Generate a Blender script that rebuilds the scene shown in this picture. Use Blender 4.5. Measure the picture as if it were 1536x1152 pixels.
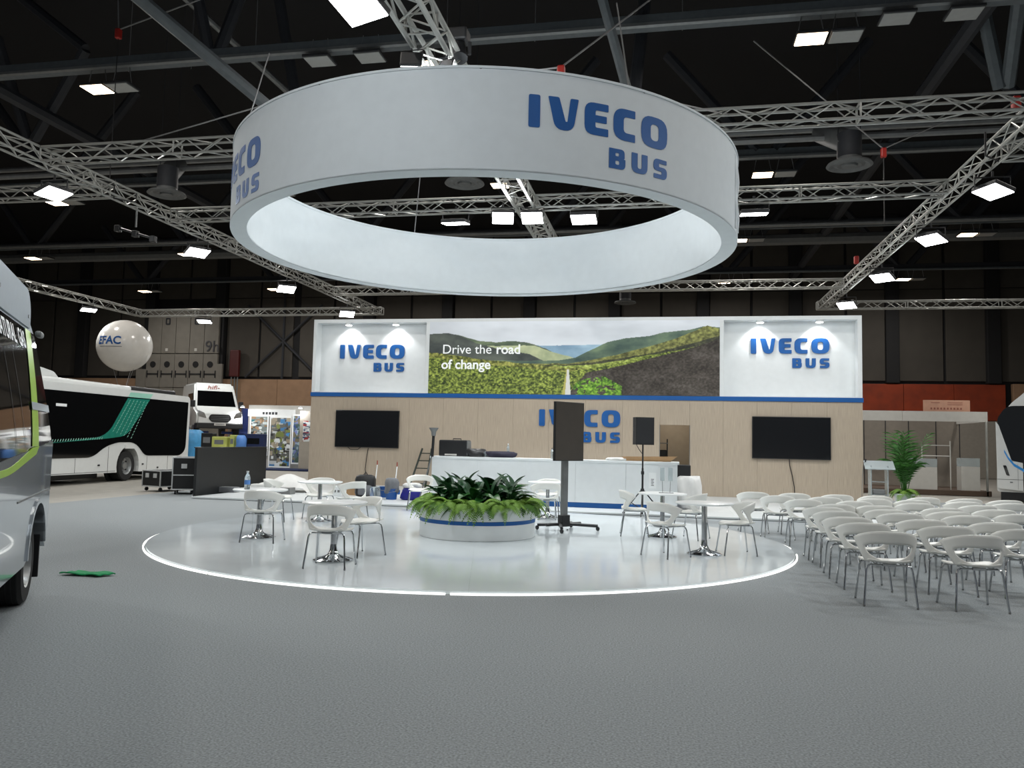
import bpy, bmesh, math, random
import numpy as np
from mathutils import Vector, Matrix
from mathutils.geometry import tessellate_polygon
random.seed(7); rng = np.random.default_rng(7)
PI = math.pi
for o in list(bpy.data.objects): bpy.data.objects.remove(o)
S = bpy.context.scene; C = S.collection

# ------------------------------------------------------------------ camera, world, exposure
CAM_H = 1.55; FPX = 1198.07; YAW, PITCH, ROLL = 0.1923, 0.0723, 0.0222
cam_d = bpy.data.cameras.new('camera'); cam = bpy.data.objects.new('camera', cam_d); C.objects.link(cam)
cam_d.sensor_width = 36; cam_d.lens = FPX / 1536 * 36; cam_d.clip_end = 300; cam_d.clip_start = .05
fw = Vector((-math.sin(YAW), math.cos(YAW), 0)); rt = Vector((math.cos(YAW), math.sin(YAW), 0)); up = Vector((0, 0, 1))
f2 = fw * math.cos(PITCH) + up * math.sin(PITCH); u2 = up * math.cos(PITCH) - fw * math.sin(PITCH)
r3 = rt * math.cos(ROLL) + u2 * math.sin(ROLL); u3 = u2 * math.cos(ROLL) - rt * math.sin(ROLL)
M = Matrix((r3, u3, -f2)).transposed().to_4x4(); M.translation = (0, 0, CAM_H)
cam.matrix_world = M; S.camera = cam
S.view_settings.view_transform = 'Standard'; S.view_settings.look = 'None'
S.view_settings.exposure = -0.32; S.view_settings.gamma = 1; S.view_settings.use_curve_mapping = False
W = bpy.data.worlds.new('hall_air'); S.world = W; W.use_nodes = True
W.node_tree.nodes['Background'].inputs[0].default_value = (.75, .82, .9, 1)
W.node_tree.nodes['Background'].inputs[1].default_value = 0.26
FLOOD_W = 115; HALL_W = 330; NICHE_W = 55

# ------------------------------------------------------------------ materials
MATS = {}
def lin(c):
    return tuple((x / 12.92 if x <= .04045 else ((x + .055) / 1.055) ** 2.4) for x in [v / 255 for v in c]) + (1,)
def mat(name, col, rough=.5, metal=0., var=.06, scale=6., stretch=(1, 1, 1), emit=0., alpha=1., trans=0., bump=0., coat=0., spec=.5, attr=None, var2=None):
    if name in MATS: return MATS[name]
    m = bpy.data.materials.new(name); m.use_nodes = True; nt = m.node_tree; b = nt.nodes['Principled BSDF']
    b.inputs['Roughness'].default_value = rough; b.inputs['Metallic'].default_value = metal
    b.inputs['Specular IOR Level'].default_value = spec; b.inputs['Coat Weight'].default_value = coat
    b.inputs['Alpha'].default_value = alpha; b.inputs['Transmission Weight'].default_value = trans
    c = lin(col)
    if attr:
        a = nt.nodes.new('ShaderNodeVertexColor'); a.layer_name = attr
        nt.links.new(a.outputs[0], b.inputs['Base Color'])
        if emit: nt.links.new(a.outputs[0], b.inputs['Emission Color']); b.inputs['Emission Strength'].default_value = emit
    else:
        tc = nt.nodes.new('ShaderNodeTexCoord'); mp = nt.nodes.new('ShaderNodeMapping'); no = nt.nodes.new('ShaderNodeTexNoise')
        rp = nt.nodes.new('ShaderNodeValToRGB'); mp.inputs['Scale'].default_value = stretch; no.inputs['Scale'].default_value = scale
        no.inputs['Detail'].default_value = 4
        nt.links.new(tc.outputs['Object'], mp.inputs[0]); nt.links.new(mp.outputs[0], no.inputs['Vector']); nt.links.new(no.outputs[0], rp.inputs[0])
        e = rp.color_ramp.elements; e[0].position = .3; e[1].position = .7
        e[0].color = tuple(max(0, x * (1 - var)) for x in c[:3]) + (1,); e[1].color = lin(var2) if var2 else tuple(min(1, x * (1 + var)) for x in c[:3]) + (1,)
        nt.links.new(rp.outputs[0], b.inputs['Base Color'])
        if bump:
            bp = nt.nodes.new('ShaderNodeBump'); bp.inputs['Strength'].default_value = bump; bp.inputs['Distance'].default_value = .01
            nt.links.new(no.outputs[0], bp.inputs['Height']); nt.links.new(bp.outputs[0], b.inputs['Normal'])
        if emit: b.inputs['Emission Color'].default_value = c; b.inputs['Emission Strength'].default_value = emit
    MATS[name] = m; return m
m_carpet = mat('grey_carpet', (141, 146, 148), .95, scale=75, var=.32, bump=.25, spec=.1)
m_concrete = mat('pale_concrete', (150, 146, 138), .6, scale=3, var=.1)
m_disc = mat('white_gloss_deck', (216, 224, 228), .1, var=.03, scale=1.5)
m_plat = mat('white_platform', (208, 212, 213), .35, var=.03)
m_led = mat('led_strip', (255, 255, 250), .5, emit=1.6)
m_white = mat('white_paint', (222, 226, 227), .5, var=.02)
m_blue = mat('logo_blue', (0, 82, 152), .45, var=.03)
m_wood = mat('pale_wood_laminate', (172, 158, 140), .55, scale=7, stretch=(9, 9, .35), var=.12)
m_black = mat('black_plastic', (18, 19, 21), .45, var=.1)
m_screen = mat('screen_glass', (9, 10, 13), .18, var=.05)
m_screenb = mat('portrait_screen_sheen_tint', (70, 65, 60), .35, var=.05)  # pale brown stands for the reflection on the dark screen, put into its colour
m_alu = mat('aluminium_tube', (160, 161, 157), .42, metal=.7, var=.1)
m_alud = mat('dull_aluminium', (120, 122, 122), .5, metal=.6, var=.1)
m_chrome = mat('chrome', (190, 192, 194), .13, metal=1, var=.03)
m_chair = mat('white_chair_plastic', (226, 226, 221), .38, var=.02)
m_table = mat('white_table_top', (226, 229, 229), .3, var=.02)
m_ring = mat('white_stretch_fabric', (212, 219, 223), .85, var=.02)
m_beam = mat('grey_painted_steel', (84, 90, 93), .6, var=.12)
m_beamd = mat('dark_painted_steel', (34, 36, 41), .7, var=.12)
m_ceil = mat('black_roof_lining', (5, 5, 8), .9, var=.3)
m_hallp = mat('hall_wall_panel', (62, 58, 52), .8, var=.1, scale=1.2)
m_hallg = mat('hall_wall_gap', (14, 14, 16), .8, var=.2)
m_tan = mat('tan_wall_board', (146, 116, 90), .7, var=.1, scale=2)
m_orange = mat('rust_red_board', (128, 44, 8), .7, var=.2, scale=1.5)
m_doorp = mat('grey_hall_door', (112, 108, 100), .7, var=.08, scale=2)
m_lampw = mat('lamp_glow_white', (255, 255, 255), .5, emit=14)
m_lampy = mat('lamp_glow_warm', (255, 226, 190), .5, emit=12)
m_lampoff = mat('lamp_glass_unlit', (150, 152, 150), .35, var=.05)
m_lamph = mat('lamp_housing', (40, 41, 43), .5, var=.1)
m_cable = mat('black_cable', (22, 22, 24), .6, var=.1)
m_wire = mat('steel_wire', (130, 130, 130), .4, metal=.6, var=.1)
m_red = mat('red_hook_paint', (150, 28, 18), .5, var=.1)
m_duct = mat('grey_air_duct', (88, 90, 90), .6, var=.1)
m_silver = mat('silver_car_paint', (176, 184, 190), .14, metal=.55, var=.03, coat=.6)
m_silver2 = mat('pale_silver_car_paint', (150, 160, 168), .5, metal=.2, var=.03, coat=.3)
m_cglass = mat('black_vehicle_glass', (7, 8, 9), .05, var=.1, coat=.5)
m_lime = mat('lime_green_film', (150, 190, 40), .3, var=.05)
m_tyre = mat('tyre_rubber', (20, 20, 20), .85, var=.2, scale=20)
m_rim = mat('grey_wheel_rim', (150, 152, 152), .35, metal=.6, var=.08)
m_buswhite = mat('white_bus_paint', (216, 218, 216), .25, var=.02, coat=.3)
m_teal = mat('teal_film', (0, 118, 100), .35, var=.1)
m_tealp = mat('pale_teal_film', (150, 205, 186), .4, var=.05)
m_grey = mat('mid_grey_plastic', (110, 112, 112), .5, var=.08)
m_podium = mat('charcoal_panel', (20, 24, 26), .55, var=.06)
m_case = mat('black_case_board', (11, 12, 13), .6, var=.15)
m_liftblue = mat('blue_lift_paint', (20, 44, 110), .45, var=.1)
m_bluewrap = mat('light_blue_wrap', (60, 140, 190), .4, var=.15)
m_card = mat('brown_cardboard', (160, 128, 92), .8, var=.08)
m_fern = mat('fern_green', (104, 146, 44), .6, var=.25, scale=9, var2=(128, 168, 62))
m_fernd = mat('fern_deep_green', (74, 116, 36), .6, var=.25, scale=9)
m_lily = mat('dark_lily_green', (26, 66, 34), .35, var=.3, scale=7)
m_lily2 = mat('mid_lily_green', (40, 92, 38), .35, var=.3, scale=7)
m_palm = mat('palm_green', (48, 100, 30), .5, var=.25, scale=8)
m_stem = mat('green_stem', (70, 100, 40), .6, var=.1)
m_soil = mat('dark_soil', (40, 32, 24), .95, var=.3, scale=30)
m_cloth = mat('green_cloth', (24, 140, 84), .85, var=.12)
m_clear = mat('clear_plastic', (225, 238, 245), .08, trans=.85, var=.02)
m_acryl = mat('clear_acrylic', (214, 224, 226), .12, trans=.65, var=.02)
m_labelb = mat('bottle_label_blue', (90, 140, 210), .5, var=.1)
m_sheet = mat('white_sheet', (216, 216, 214), .7, var=.04)
m_bag = mat('grey_bag_cloth', (110, 112, 116), .85, var=.15)
m_blueb = mat('blue_bucket_plastic', (20, 80, 150), .4, var=.06)
m_blued = mat('deep_blue_bag', (26, 30, 130), .5, var=.1)
m_dgreen = mat('dark_green_ladder_paint', (26, 40, 34), .5, var=.1)
m_ledgew = mat('grey_partition', (150, 144, 134), .65, var=.05)
m_booth = mat('booth_panel', (128, 120, 110), .65, var=.06)
m_boothw = mat('booth_white', (186, 184, 178), .6, var=.04)
m_navy = mat('navy_carpet', (24, 36, 72), .9, var=.1)
m_ink = mat('dark_print', (50, 50, 54), .6, var=.05)
m_redink = mat('rust_red_print', (140, 50, 34), .6, var=.05)
m_wtext = mat('white_print', (235, 238, 238), .5, var=.02)
m_yg = mat('yellow_green_box', (178, 184, 96), .6, var=.1)
m_green = mat('mixed_poster', (128, 128, 128), .5, attr='Col')
m_banner = mat('backlit_landscape_print', (128, 128, 128), .6, attr='Col', emit=.24)
m_door = mat('beige_inner_wall', (170, 156, 136), .6, var=.04)
m_coverp = mat('milky_plastic_cover', (214, 214, 212), .4, var=.05)

# ------------------------------------------------------------------ mesh helpers
class MB:
    def __init__(s): s.v = []; s.f = []; s.m = None
    def add(s, vs, fs):
        n = len(s.v); s.v += [tuple(v) for v in vs]; s.f += [tuple(i + n for i in f) for f in fs]; return s
    def box(s, x0, x1, y0, y1, z0, z1):
        return s.add([(x0, y0, z0), (x1, y0, z0), (x1, y1, z0), (x0, y1, z0), (x0, y0, z1), (x1, y0, z1), (x1, y1, z1), (x0, y1, z1)],
                     [(0, 3, 2, 1), (4, 5, 6, 7), (0, 1, 5, 4), (1, 2, 6, 5), (2, 3, 7, 6), (3, 0, 4, 7)])
    def rbox(s, x0, x1, y0, y1, z0, z1, b=.01):
        bm = bmesh.new(); t = MB().box(x0, x1, y0, y1, z0, z1); vs = [bm.verts.new(v) for v in t.v]
        for f in t.f: bm.faces.new([vs[i] for i in f])
        bmesh.ops.bevel(bm, geom=list(bm.edges), offset=b, segments=2, affect='EDGES', profile=.5)
        bm.verts.index_update(); s.add([v.co[:] for v in bm.verts], [[v.index for v in f.verts] for f in bm.faces]); bm.free(); return s
    def tube(s, pts, r, n=8, caps=True):
        pts = [Vector(p) for p in pts]; rs = r if isinstance(r, (list, tuple)) else [r] * len(pts); vs = []; fs = []
        prev = None
        for i, p in enumerate(pts):
            d = (pts[min(i + 1, len(pts) - 1)] - pts[max(i - 1, 0)]).normalized()
            a = prev if prev is not None else (Vector((0, 0, 1)) if abs(d.z) < .9 else Vector((1, 0, 0)))
            x = a - d * a.dot(d)
            if x.length < 1e-5: x = d.orthogonal()
            x.normalize(); prev = x; y = d.cross(x)
            for k in range(n):
                t = 2 * PI * k / n; vs.append(p + (x * math.cos(t) + y * math.sin(t)) * rs[i])
        for i in range(len(pts) - 1):
            for k in range(n):
                a = i * n + k; b = i * n + (k + 1) % n; fs.append((a, b, b + n, a + n))
        if caps: fs.append(tuple(range(n - 1, -1, -1))); fs.append(tuple(range((len(pts) - 1) * n, len(pts) * n)))
        return s.add(vs, fs)
    def lathe(s, prof, n=32, c=(0, 0, 0), t0=0., t1=2 * PI, close=True):
        vs = []; fs = []; full = abs(t1 - t0 - 2 * PI) < 1e-6; k = n if full else n + 1; m = len(prof)
        for j in range(k):
            t = t0 + (t1 - t0) * j / n
            for r, z in prof: vs.append((c[0] + r * math.cos(t), c[1] + r * math.sin(t), c[2] + z))
        for j in range(n):
            a = j; b = (j + 1) % k
            for i in range(m - 1):
                q = [a * m + i, b * m + i, b * m + i + 1, a * m + i + 1]; fs.append(tuple(q))
        return s.add(vs, fs)
    def prism(s, poly, y0, y1, holes=(), back=True, ax='xz'):
        """polygon in (x,z) extruded along y"""
        loops = [poly] + list(holes); flat = [p for l in loops for p in l]
        tris = tessellate_polygon([[Vector((p[0], p[1], 0)) for p in l] for l in loops]); n = len(flat)
        f = (lambda p, y: (p[0], y, p[1])) if ax == 'xz' else (lambda p, y: (p[0], p[1], y))
        vs = [f(p, y0) for p in flat] + [f(p, y1) for p in flat]; fs = []
        for t in tris:
            a, b, c = (flat[i] for i in t); ar = (b[0] - a[0]) * (c[1] - a[1]) - (b[1] - a[1]) * (c[0] - a[0])
            t = t if ar > 0 else t[::-1]
            if ax == 'xz':
                fs.append(tuple(t));
                if back: fs.append(tuple(i + n for i in t[::-1]))
            else:
                fs.append(tuple(t[::-1]))
                if back: fs.append(tuple(i + n for i in t))
        o = 0
        for l in loops:
            for i in range(len(l)):
                a = o + i; b = o + (i + 1) % len(l); fs.append((a, b, b + n, a + n))
            o += len(l)
        return s.add(vs, fs)
    def mesh(s, name, m, smooth=False, fix=True):
        me = bpy.data.meshes.new(name); me.from_pydata(s.v, [], s.f); me.materials.append(m)
        if fix:
            bm = bmesh.new(); bm.from_mesh(me); bmesh.ops.recalc_face_normals(bm, faces=bm.faces); bm.to_mesh(me); bm.free()
        if smooth:
            me.polygons.foreach_set('use_smooth', [True] * len(me.polygons)); me.set_sharp_from_angle(angle=math.radians(35))
        me.update(); return me
    def build(s, name, m, parent=None, smooth=False, fix=True):
        return inst(name, s.mesh(name, m, smooth, fix), parent)
def inst(name, me, parent=None, loc=(0, 0, 0), rot=(0, 0, 0), sc=None):
    o = bpy.data.objects.new(name, me); C.objects.link(o); o.parent = parent; o.location = loc; o.rotation_euler = rot
    if sc is not None: o.scale = sc
    return o
def tag(o, label=None, cat=None, group=None, kind=None):
    if label: o['label'] = label
    if cat: o['category'] = cat
    if group: o['group'] = group
    if kind: o['kind'] = kind
    return o
def thing(name, label, cat, loc=(0, 0, 0), rz=0., group=None):
    o = bpy.data.objects.new(name, None); C.objects.link(o); o.location = loc; o.rotation_euler = (0, 0, rz); o.empty_display_size = .2
    return tag(o, label, cat, group)
def struct(o): o['kind'] = 'structure'; return o
def rpoly(pts, seg=5):
    """polygon with per-corner radius: (x,y) or (x,y,r)"""
    out = []; n = len(pts)
    for i in range(n):
        p = pts[i]
        if len(p) < 3 or p[2] <= 0: out.append((p[0], p[1])); continue
        P = Vector(p[:2]); A = Vector(pts[i - 1][:2]) - P; B = Vector(pts[(i + 1) % n][:2]) - P
        r = min(p[2], A.length * .5, B.length * .5); a = P + A.normalized() * r; b = P + B.normalized() * r
        for k in range(seg + 1):
            t = k / seg; q = a * (1 - t) ** 2 + P * 2 * t * (1 - t) + b * t * t; out.append((q.x, q.y))
    return out
def rrect(x0, x1, y0, y1, r): return rpoly([(x0, y0, r), (x1, y0, r), (x1, y1, r), (x0, y1, r)])
_tm = {}
def text_mesh(txt, size, m, depth=.005, weight=0., shear=0.):
    cu = bpy.data.curves.new('lettering', 'FONT'); cu.body = txt; cu.size = size; cu.extrude = depth; cu.offset = weight; cu.shear = shear
    cu.resolution_u = 4
    o = bpy.data.objects.new('lettering', cu); C.objects.link(o); bpy.context.view_layer.update()
    me = bpy.data.meshes.new_from_object(o.evaluated_get(bpy.context.evaluated_depsgraph_get())); bpy.data.objects.remove(o)
    me.materials.clear(); me.materials.append(m); return me
def bisect_x(me, step, axis=0):
    bm = bmesh.new(); bm.from_mesh(me); xs = [v.co[axis] for v in bm.verts]; x = min(xs) + step
    while x < max(xs):
        no = [0, 0, 0]; no[axis] = 1; co = [0, 0, 0]; co[axis] = x
        bmesh.ops.bisect_plane(bm, geom=bm.verts[:] + bm.edges[:] + bm.faces[:], plane_co=co, plane_no=no); x += step
    bm.to_mesh(me); bm.free()
def area_light(name, parent, loc, power, size, col=(1, 1, 1), target=None, spread=PI):
    l = bpy.data.lights.new(name, 'AREA'); l.energy = power; l.shape = 'SQUARE'; l.size = size; l.color = col; l.spread = spread
    o = bpy.data.objects.new(name, l); C.objects.link(o); o.parent = parent; o.location = loc
    if target is not None:
        o.rotation_euler = (Vector(target) - Vector(loc)).to_track_quat('-Z', 'Y').to_euler()
    return o

# ================================================================== the hall
fl = MB().box(-75, 45, -14, 60, -.06, -.012).build('floor', m_concrete); struct(fl)
cp = MB().box(-13.1, 16, -9, 26.5, -.012, 0).build('floor_carpet', m_carpet); struct(cp)
ce = MB().box(-75, 45, -14, 60, 16, 16.2).build('ceiling', m_ceil); struct(ce)
WV = 52.
wb = MB().box(-75, 45, WV, WV + .4, 0, 16).build('wall_back', m_hallg); struct(wb)
wl = MB().box(-75.4, -75, -14, 60, 0, 16).build('wall_left', m_hallp); struct(wl)
wr = MB().box(45, 45.4, -14, 60, 0, 16).build('wall_right', m_hallp); struct(wr)
pm = MB().rbox(0, 2.46, -.14, 0, 0, 5.6, .02).mesh('wall_panel', m_hallp)
pm2 = MB().rbox(0, 2.46, -.14, 0, 0, 4.4, .02).mesh('wall_panel', m_hallp)
u = -65.
while u < 40:
    for k in range(2):
        x = u + .45 + k * 2.62
        if not (-38.2 < x + 1.2 < -31):
            inst('wall_panel', pm, wb, (x, WV, 5.75))
        inst('wall_panel', pm2, wb, (x, WV, 11.4))
    if not -27 < u < -24: inst('wall_column', MB().rbox(-.38, .38, -.5, 0, 5.6, 16, .04).mesh('wall_column', m_hallg), wb, (u, WV, 0))
    u += 5.6
# tan and rust boards along the foot of the back wall
for i in range(9):
    MB().rbox(-62 + i * 4.4, -62 + i * 4.4 + 4.38, WV - .35, WV - .02, 0, 5.55, .02).build('wall_board', m_tan, wb)
for i in range(4):
    MB().rbox(8.4 + i * 2.8, 8.4 + i * 2.8 + 2.78, WV - .4, WV - .02, 3.4, 5.55, .02).build('wall_board', m_orange, wb)
for i in range(6):
    MB().rbox(6 + i * 5, 10.98 + i * 5, WV - .37, WV - .02, 0, 3.38, .02).build('wall_board', m_ledgew, wb)
for i in range(3):
    MB().rbox(20.0 + i * 4, 23.98 + i * 4, WV - .4, WV - .02, 3.9, 5.6, .02).build('wall_board', m_tan, wb)
# x-bracing on the back wall, left of the stand
for (x0, x1) in ((-29.3, -23.7),):
    for sgn in (0, 1):
        a = (x0, WV - .3, 5.7 if sgn else 10.8); b = (x1, WV - .3, 10.8 if sgn else 5.7)
        MB().tube([a, b], .09, 6).build('wall_brace', m_beamd, wb)
    MB().tube([((x0 + x1) / 2, WV - .32, 5.6), ((x0 + x1) / 2, WV - .32, 16)], .09, 6).build('wall_brace', m_beamd, wb)
# tall hall door block marked 9h
dw = thing('hall_door_block', 'tall grey folding hall door with five porthole leaves, marked 9h', 'door', (-36.9, WV - .6, 0))
for k in range(5):
    x = k * 1.13
    MB().rbox(x, x + 1.1, -.1, .1, 7.35, 10.4, .015).build('upper_leaf', m_doorp, dw)
    d = MB().rbox(x, x + 1.1, -.1, .1, 4.9, 7.3, .015).build('door_leaf', m_doorp, dw)
    MB().lathe([(.0, 0), (.22, 0), (.22, .04), (0, .04)], 20).build('porthole', m_hallg, d).matrix_local = Matrix.Translation((x + .55, -.1, 6.55)) @ Matrix.Rotation(PI / 2, 4, 'X')
    for s in (.12, .98): MB().box(x + s - .03, x + s + .03, -.15, -.09, 5.6, 6.1).build('door_handle', m_hallg, d)
    MB().box(x + .12, x + .98, -.15, -.1, 5.82, 5.9).build('push_bar', m_hallg, d)
    MB().rbox(x, x + 1.1, -.1, .1, 0, 4.86, .015).build('lower_leaf', m_doorp, dw)
for x in (1.6, 3.9):
    MB().box(x - .1, x + .1, -.14, -.1, 7.5, 7.7).build('notice', m_boothw, dw)
    MB().prism(rrect(x - .18, x + .18, 9.4, 9.9, .1), -.15, -.1, [rrect(x - .1, x + .1, 9.5, 9.8, .05)]).build('hatch', m_beamd, dw)
o = inst('number_sign', text_mesh('9h', 1.15, m_ink, .01), dw, (4.62, -.14, 7.45), (PI / 2, 0, 0)); tag(o, 'dark 9h lettering')
MB().rbox(5.6, 6.0, -.1, .1, 0, 6.6, .02).build('jamb', m_doorp, dw); MB().rbox(-.8, -.03, -.1, .1, 0, 6.2, .02).build('jamb', m_doorp, dw)
fh = thing('fire_hose_cabinet', 'dark red pipe cabinet on the hall wall beside door 9h', 'cabinet', (-30.0, WV - .5, 0))
MB().rbox(-.35, .35, -.2, .1, 5.7, 7.6, .06).build('cabinet_body', mat('dark_red_paint', (70, 16, 14), .5), fh)
for dx in (-.25, 0, .22): MB().tube([(dx, 0, 0), (dx, 0, 5.7)], .05, 6).build('pipe', m_grey, fh)

# roof steel: bottom chords along the hall, purlins and diagonal tubes
def steel(name, a, b, r, label, m=m_beam, n=8):
    c = (Vector(a) + Vector(b)) / 2
    o = MB().tube([Vector(a) - c, Vector(b) - c], r, n).build(name, m, None, True); o.location = c
    return tag(o, label, 'roof beam', 'roof steel')
rows = (18.85, 28.2, 37.5, 47.0)
for i, v in enumerate(rows):
    nm = ('nearest', 'second', 'third', 'farthest')[i]
    rb_ = thing('roof_truss_beam', f'{nm} long grey roof beam running across the dark hall ceiling', 'roof beam', (0, v, 11.6), 0, 'roof steel')
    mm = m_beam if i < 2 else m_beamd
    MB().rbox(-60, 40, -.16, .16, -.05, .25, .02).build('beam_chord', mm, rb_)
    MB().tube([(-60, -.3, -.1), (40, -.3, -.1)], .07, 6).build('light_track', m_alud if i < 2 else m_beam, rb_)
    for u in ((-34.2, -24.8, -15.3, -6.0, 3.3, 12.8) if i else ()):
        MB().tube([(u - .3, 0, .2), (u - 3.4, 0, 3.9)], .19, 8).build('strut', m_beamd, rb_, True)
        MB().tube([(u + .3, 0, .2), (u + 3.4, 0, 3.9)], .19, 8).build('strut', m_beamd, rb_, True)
steel('roof_brace', (-11.23, 14.5, 10.9), (-9.7, 17.6, 9.65), .15, 'thick grey roof brace slanting down to the ring from top left')
steel('roof_brace', (-13.84, 20, 14.2), (-12.4, 24, 12.93), .1, 'thin pale roof brace slanting behind the thick one, upper left', m_alud)
steel('roof_brace', (-1.5, 16.4, 11.3), (-.9, 17.5, 9.35), .11, 'upright grey roof post rising behind the ring, right of centre')
steel('roof_brace', (-.63, 20, 13.04), (-.85, 19.5, 10.3), .16, 'dark roof post just right of the pale post behind the ring', m_beamd)
for k, (a, b) in enumerate((((7.59, 21, 12.89), (8.37, 22, 10.94)), ((8.1, 20, 12.4), (8.57, 22, 11.0)), ((-22.09, 22, 14.67), (-21.55, 23, 11.5)), ((-18.67, 22, 13.96), (-21.28, 23, 11.5)), ((-21.29, 22, 15.99), (-18.68, 22, 14.0)), ((-13.04, 19.5, 13.84), (-12.84, 20, 12.1)), ((-12.04, 20, 14.04), (-12.75, 20, 12.1)), ((-11.39, 21, 14.55), (-10.75, 21, 11.6)))):
    steel('roof_strut', a, b, .17, ('left leg of the V-shaped roof strut at the top right corner', 'right leg of the V-shaped roof strut at the top right corner', 'left leg of the V-shaped strut at the left picture edge', 'right leg of the V-shaped strut at the left picture edge', 'dim strut running into the V-shaped strut at top left', 'left leg of the small V-strut above the left cross truss', 'right leg of the small V-strut above the left cross truss', 'single dark strut just left of the ring top')[k], m_beam if k < 2 else m_beamd)
for u, lab in ((-20.3, 'left'), (7.3, 'right')):
    steel('roof_purlin', (u, 6, 12.2), (u * 1.02, 50, 11.9), .22, f'long dark roof purlin receding to the hall end, {lab} side', m_beamd)
# second-row service pipes
for v, z, lab in ((26.2, 11.7, 'pale service pipe above the second lamp row'), (24.0, 10.6, 'thin pale conduit between the first two lamp rows'), (36.0, 11.3, 'pale service pipe above the third lamp row'), (40.2, 11.7, 'pale duct run above the far lamp row')):
    steel('service_pipe', (-60, v, z), (40, v, z), .1 if v < 40 else .28, lab, m_alud if v < 40 else m_duct)
# round air outlets
for (u, v, z, lab) in ((5.0, 23.4, 9.5, 'round grey air outlet hanging right of the ring'), (-16.45, 23.45, 9.5, 'round grey air outlet hanging left of the ring'), (-6.24, 23.6, 9.5, 'round grey air outlet seen through the ring'), (-2.36, 45.1, 9.5, 'far grey air outlet above the landscape banner')):
    t = thing('air_outlet', lab, 'air vent', (u, v, z), 0, 'air outlets')
    MB().lathe([(.0, .02), (.2, .0), (.22, .06), (.32, .02), (.42, .06), (.54, .0), (.62, .03), (.58, .09), (.32, .16), (.32, .3)], 32).build('diffuser', m_duct, t, True)
    MB().lathe([(.33, .25), (.33, .95)], 28).build('duct', m_beamd, t, True, False)
    for x in (-.3, .3): MB().tube([(x, 0, .6), (x, 0, 16 - z)], .012, 4).build('hanger_rod', m_beamd, t)
    if v < 30: MB().tube([(0, .0, .7), (-.5, 1.2, 1.5)], .33, 16).build('duct_branch', m_duct, t, True)

# ================================================================== lamps
pane = MB().rbox(-.33, .33, -.27, .27, -.02, 0, .008).mesh('lamp_panel', m_lampy)
pane_off = MB().rbox(-.33, .33, -.27, .27, -.02, 0, .008).mesh('lamp_panel', m_lampoff)
hous = MB().rbox(-.36, .36, -.3, .3, 0, .07, .015).mesh('lamp_housing', m_lamph)
hang = [MB().tube([(s * .3, 0, .07), (s * .2, 0, .6)], .012, 5).mesh('hanger', m_wire) for s in (-1, 1)]
def hall_lamp(u, v, lit, label, z=11., k=1.):
    t = thing('hall_lamp', label, 'lamp', (u, v, z), 0, 'hall ceiling lamps')
    inst('lamp_housing', hous, t); inst('lamp_panel', pane if lit else pane_off, t); inst('hanger', hang[0], t); inst('hanger', hang[1], t)
    if lit: area_light('lamp_light', t, (0, 0, -.04), HALL_W * k, .6, (1, .965, .92), (0, 0, -5))
rown = {18.8: 'nearest', 28.3: 'second', 37.4: 'third', 47.0: 'farthest'}
coln = {-34.2: 'far left', -24.9: 'left', -15.5: 'centre-left', -6.1: 'middle', 3.2: 'centre-right', 12.8: 'right'}
for v in rown:
    for u in coln:
        hall_lamp(u, v, True, f'lit warm ceiling lamp, {coln[u]} of the {rown[v]} lamp row')
        hall_lamp(u + .76, v, False, f'unlit ceiling lamp beside the lit one, {coln[u]} of the {rown[v]} lamp row')
for u, v, lab in ((5.03, 18.7, 'left of the two unlit square lamps, top right ceiling'), (6.43, 18.7, 'right of the two unlit square lamps, top right ceiling'), (-8.91, 18.7, 'left of the two unlit square lamps above the ring'), (-7.53, 18.7, 'right of the two unlit square lamps above the ring')):
    hall_lamp(u, v, False, lab, 11.28)
nearn = {9.4: 'just before the ring', 0.: 'above the viewer', -9.4: 'behind the viewer'}
for v in nearn:      # the lamp rows go on over and behind the viewer
    for u in (-24.9, -15.5, -6.1, 3.2, 12.8):
        hall_lamp(u, v, True, f'lit warm ceiling lamp, {coln[u]} of the row {nearn[v]}', k=.42)
fbody = MB().rbox(-.31, .31, -.25, .25, 0, .09, .02).mesh('flood_body', m_lamph)
fglass = MB().rbox(-.295, .295, -.235, .235, -.02, .0, .006).mesh('flood_glass', m_lampw)
fyoke = MB().tube([(-.33, 0, .05), (-.33, 0, .3), (.33, 0, .3), (.33, 0, .05)], .018, 6).tube([(0, 0, .3), (0, 0, .42)], .025, 6).mesh('yoke', m_lamph)
def flood(u, v, label, aim=(-3, 13, 0), tilt=.3, z=6.78, power=None, sc=1.):
    t = thing('flood_light', label, 'floodlight', (u, v, z), 0, 'truss floodlights')
    t.scale = (sc, sc, sc); inst('yoke', fyoke, t)
    d = (Vector(aim) - Vector((u, v, z))).normalized(); e = (Vector((0, 0, -1)) * (1 - tilt) + d * tilt).normalized()
    q = (-e).to_track_quat('Z', 'Y').to_euler()
    b = inst('flood_body', fbody, t, rot=q); inst('flood_glass', fglass, b)
    l = bpy.data.lights.new('flood_beam', 'AREA'); l.energy = power or FLOOD_W; l.shape = 'RECTANGLE'; l.size = .44; l.size_y = .32; l.color = (.93, .98, 1)
    o = bpy.data.objects.new('flood_beam', l); C.objects.link(o); o.parent = t; o.location = e * .05; o.rotation_euler = q
for v, w in ((8.6, 'first, just out of reach'), (12.9, 'second'), (17.27, 'third'), (21.1, 'fourth'), (25.7, 'fifth'), (30.6, 'sixth, at the far end')):
    flood(6.4, v, f'white floodlight hung under the right long truss, {w} from the viewer')
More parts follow.
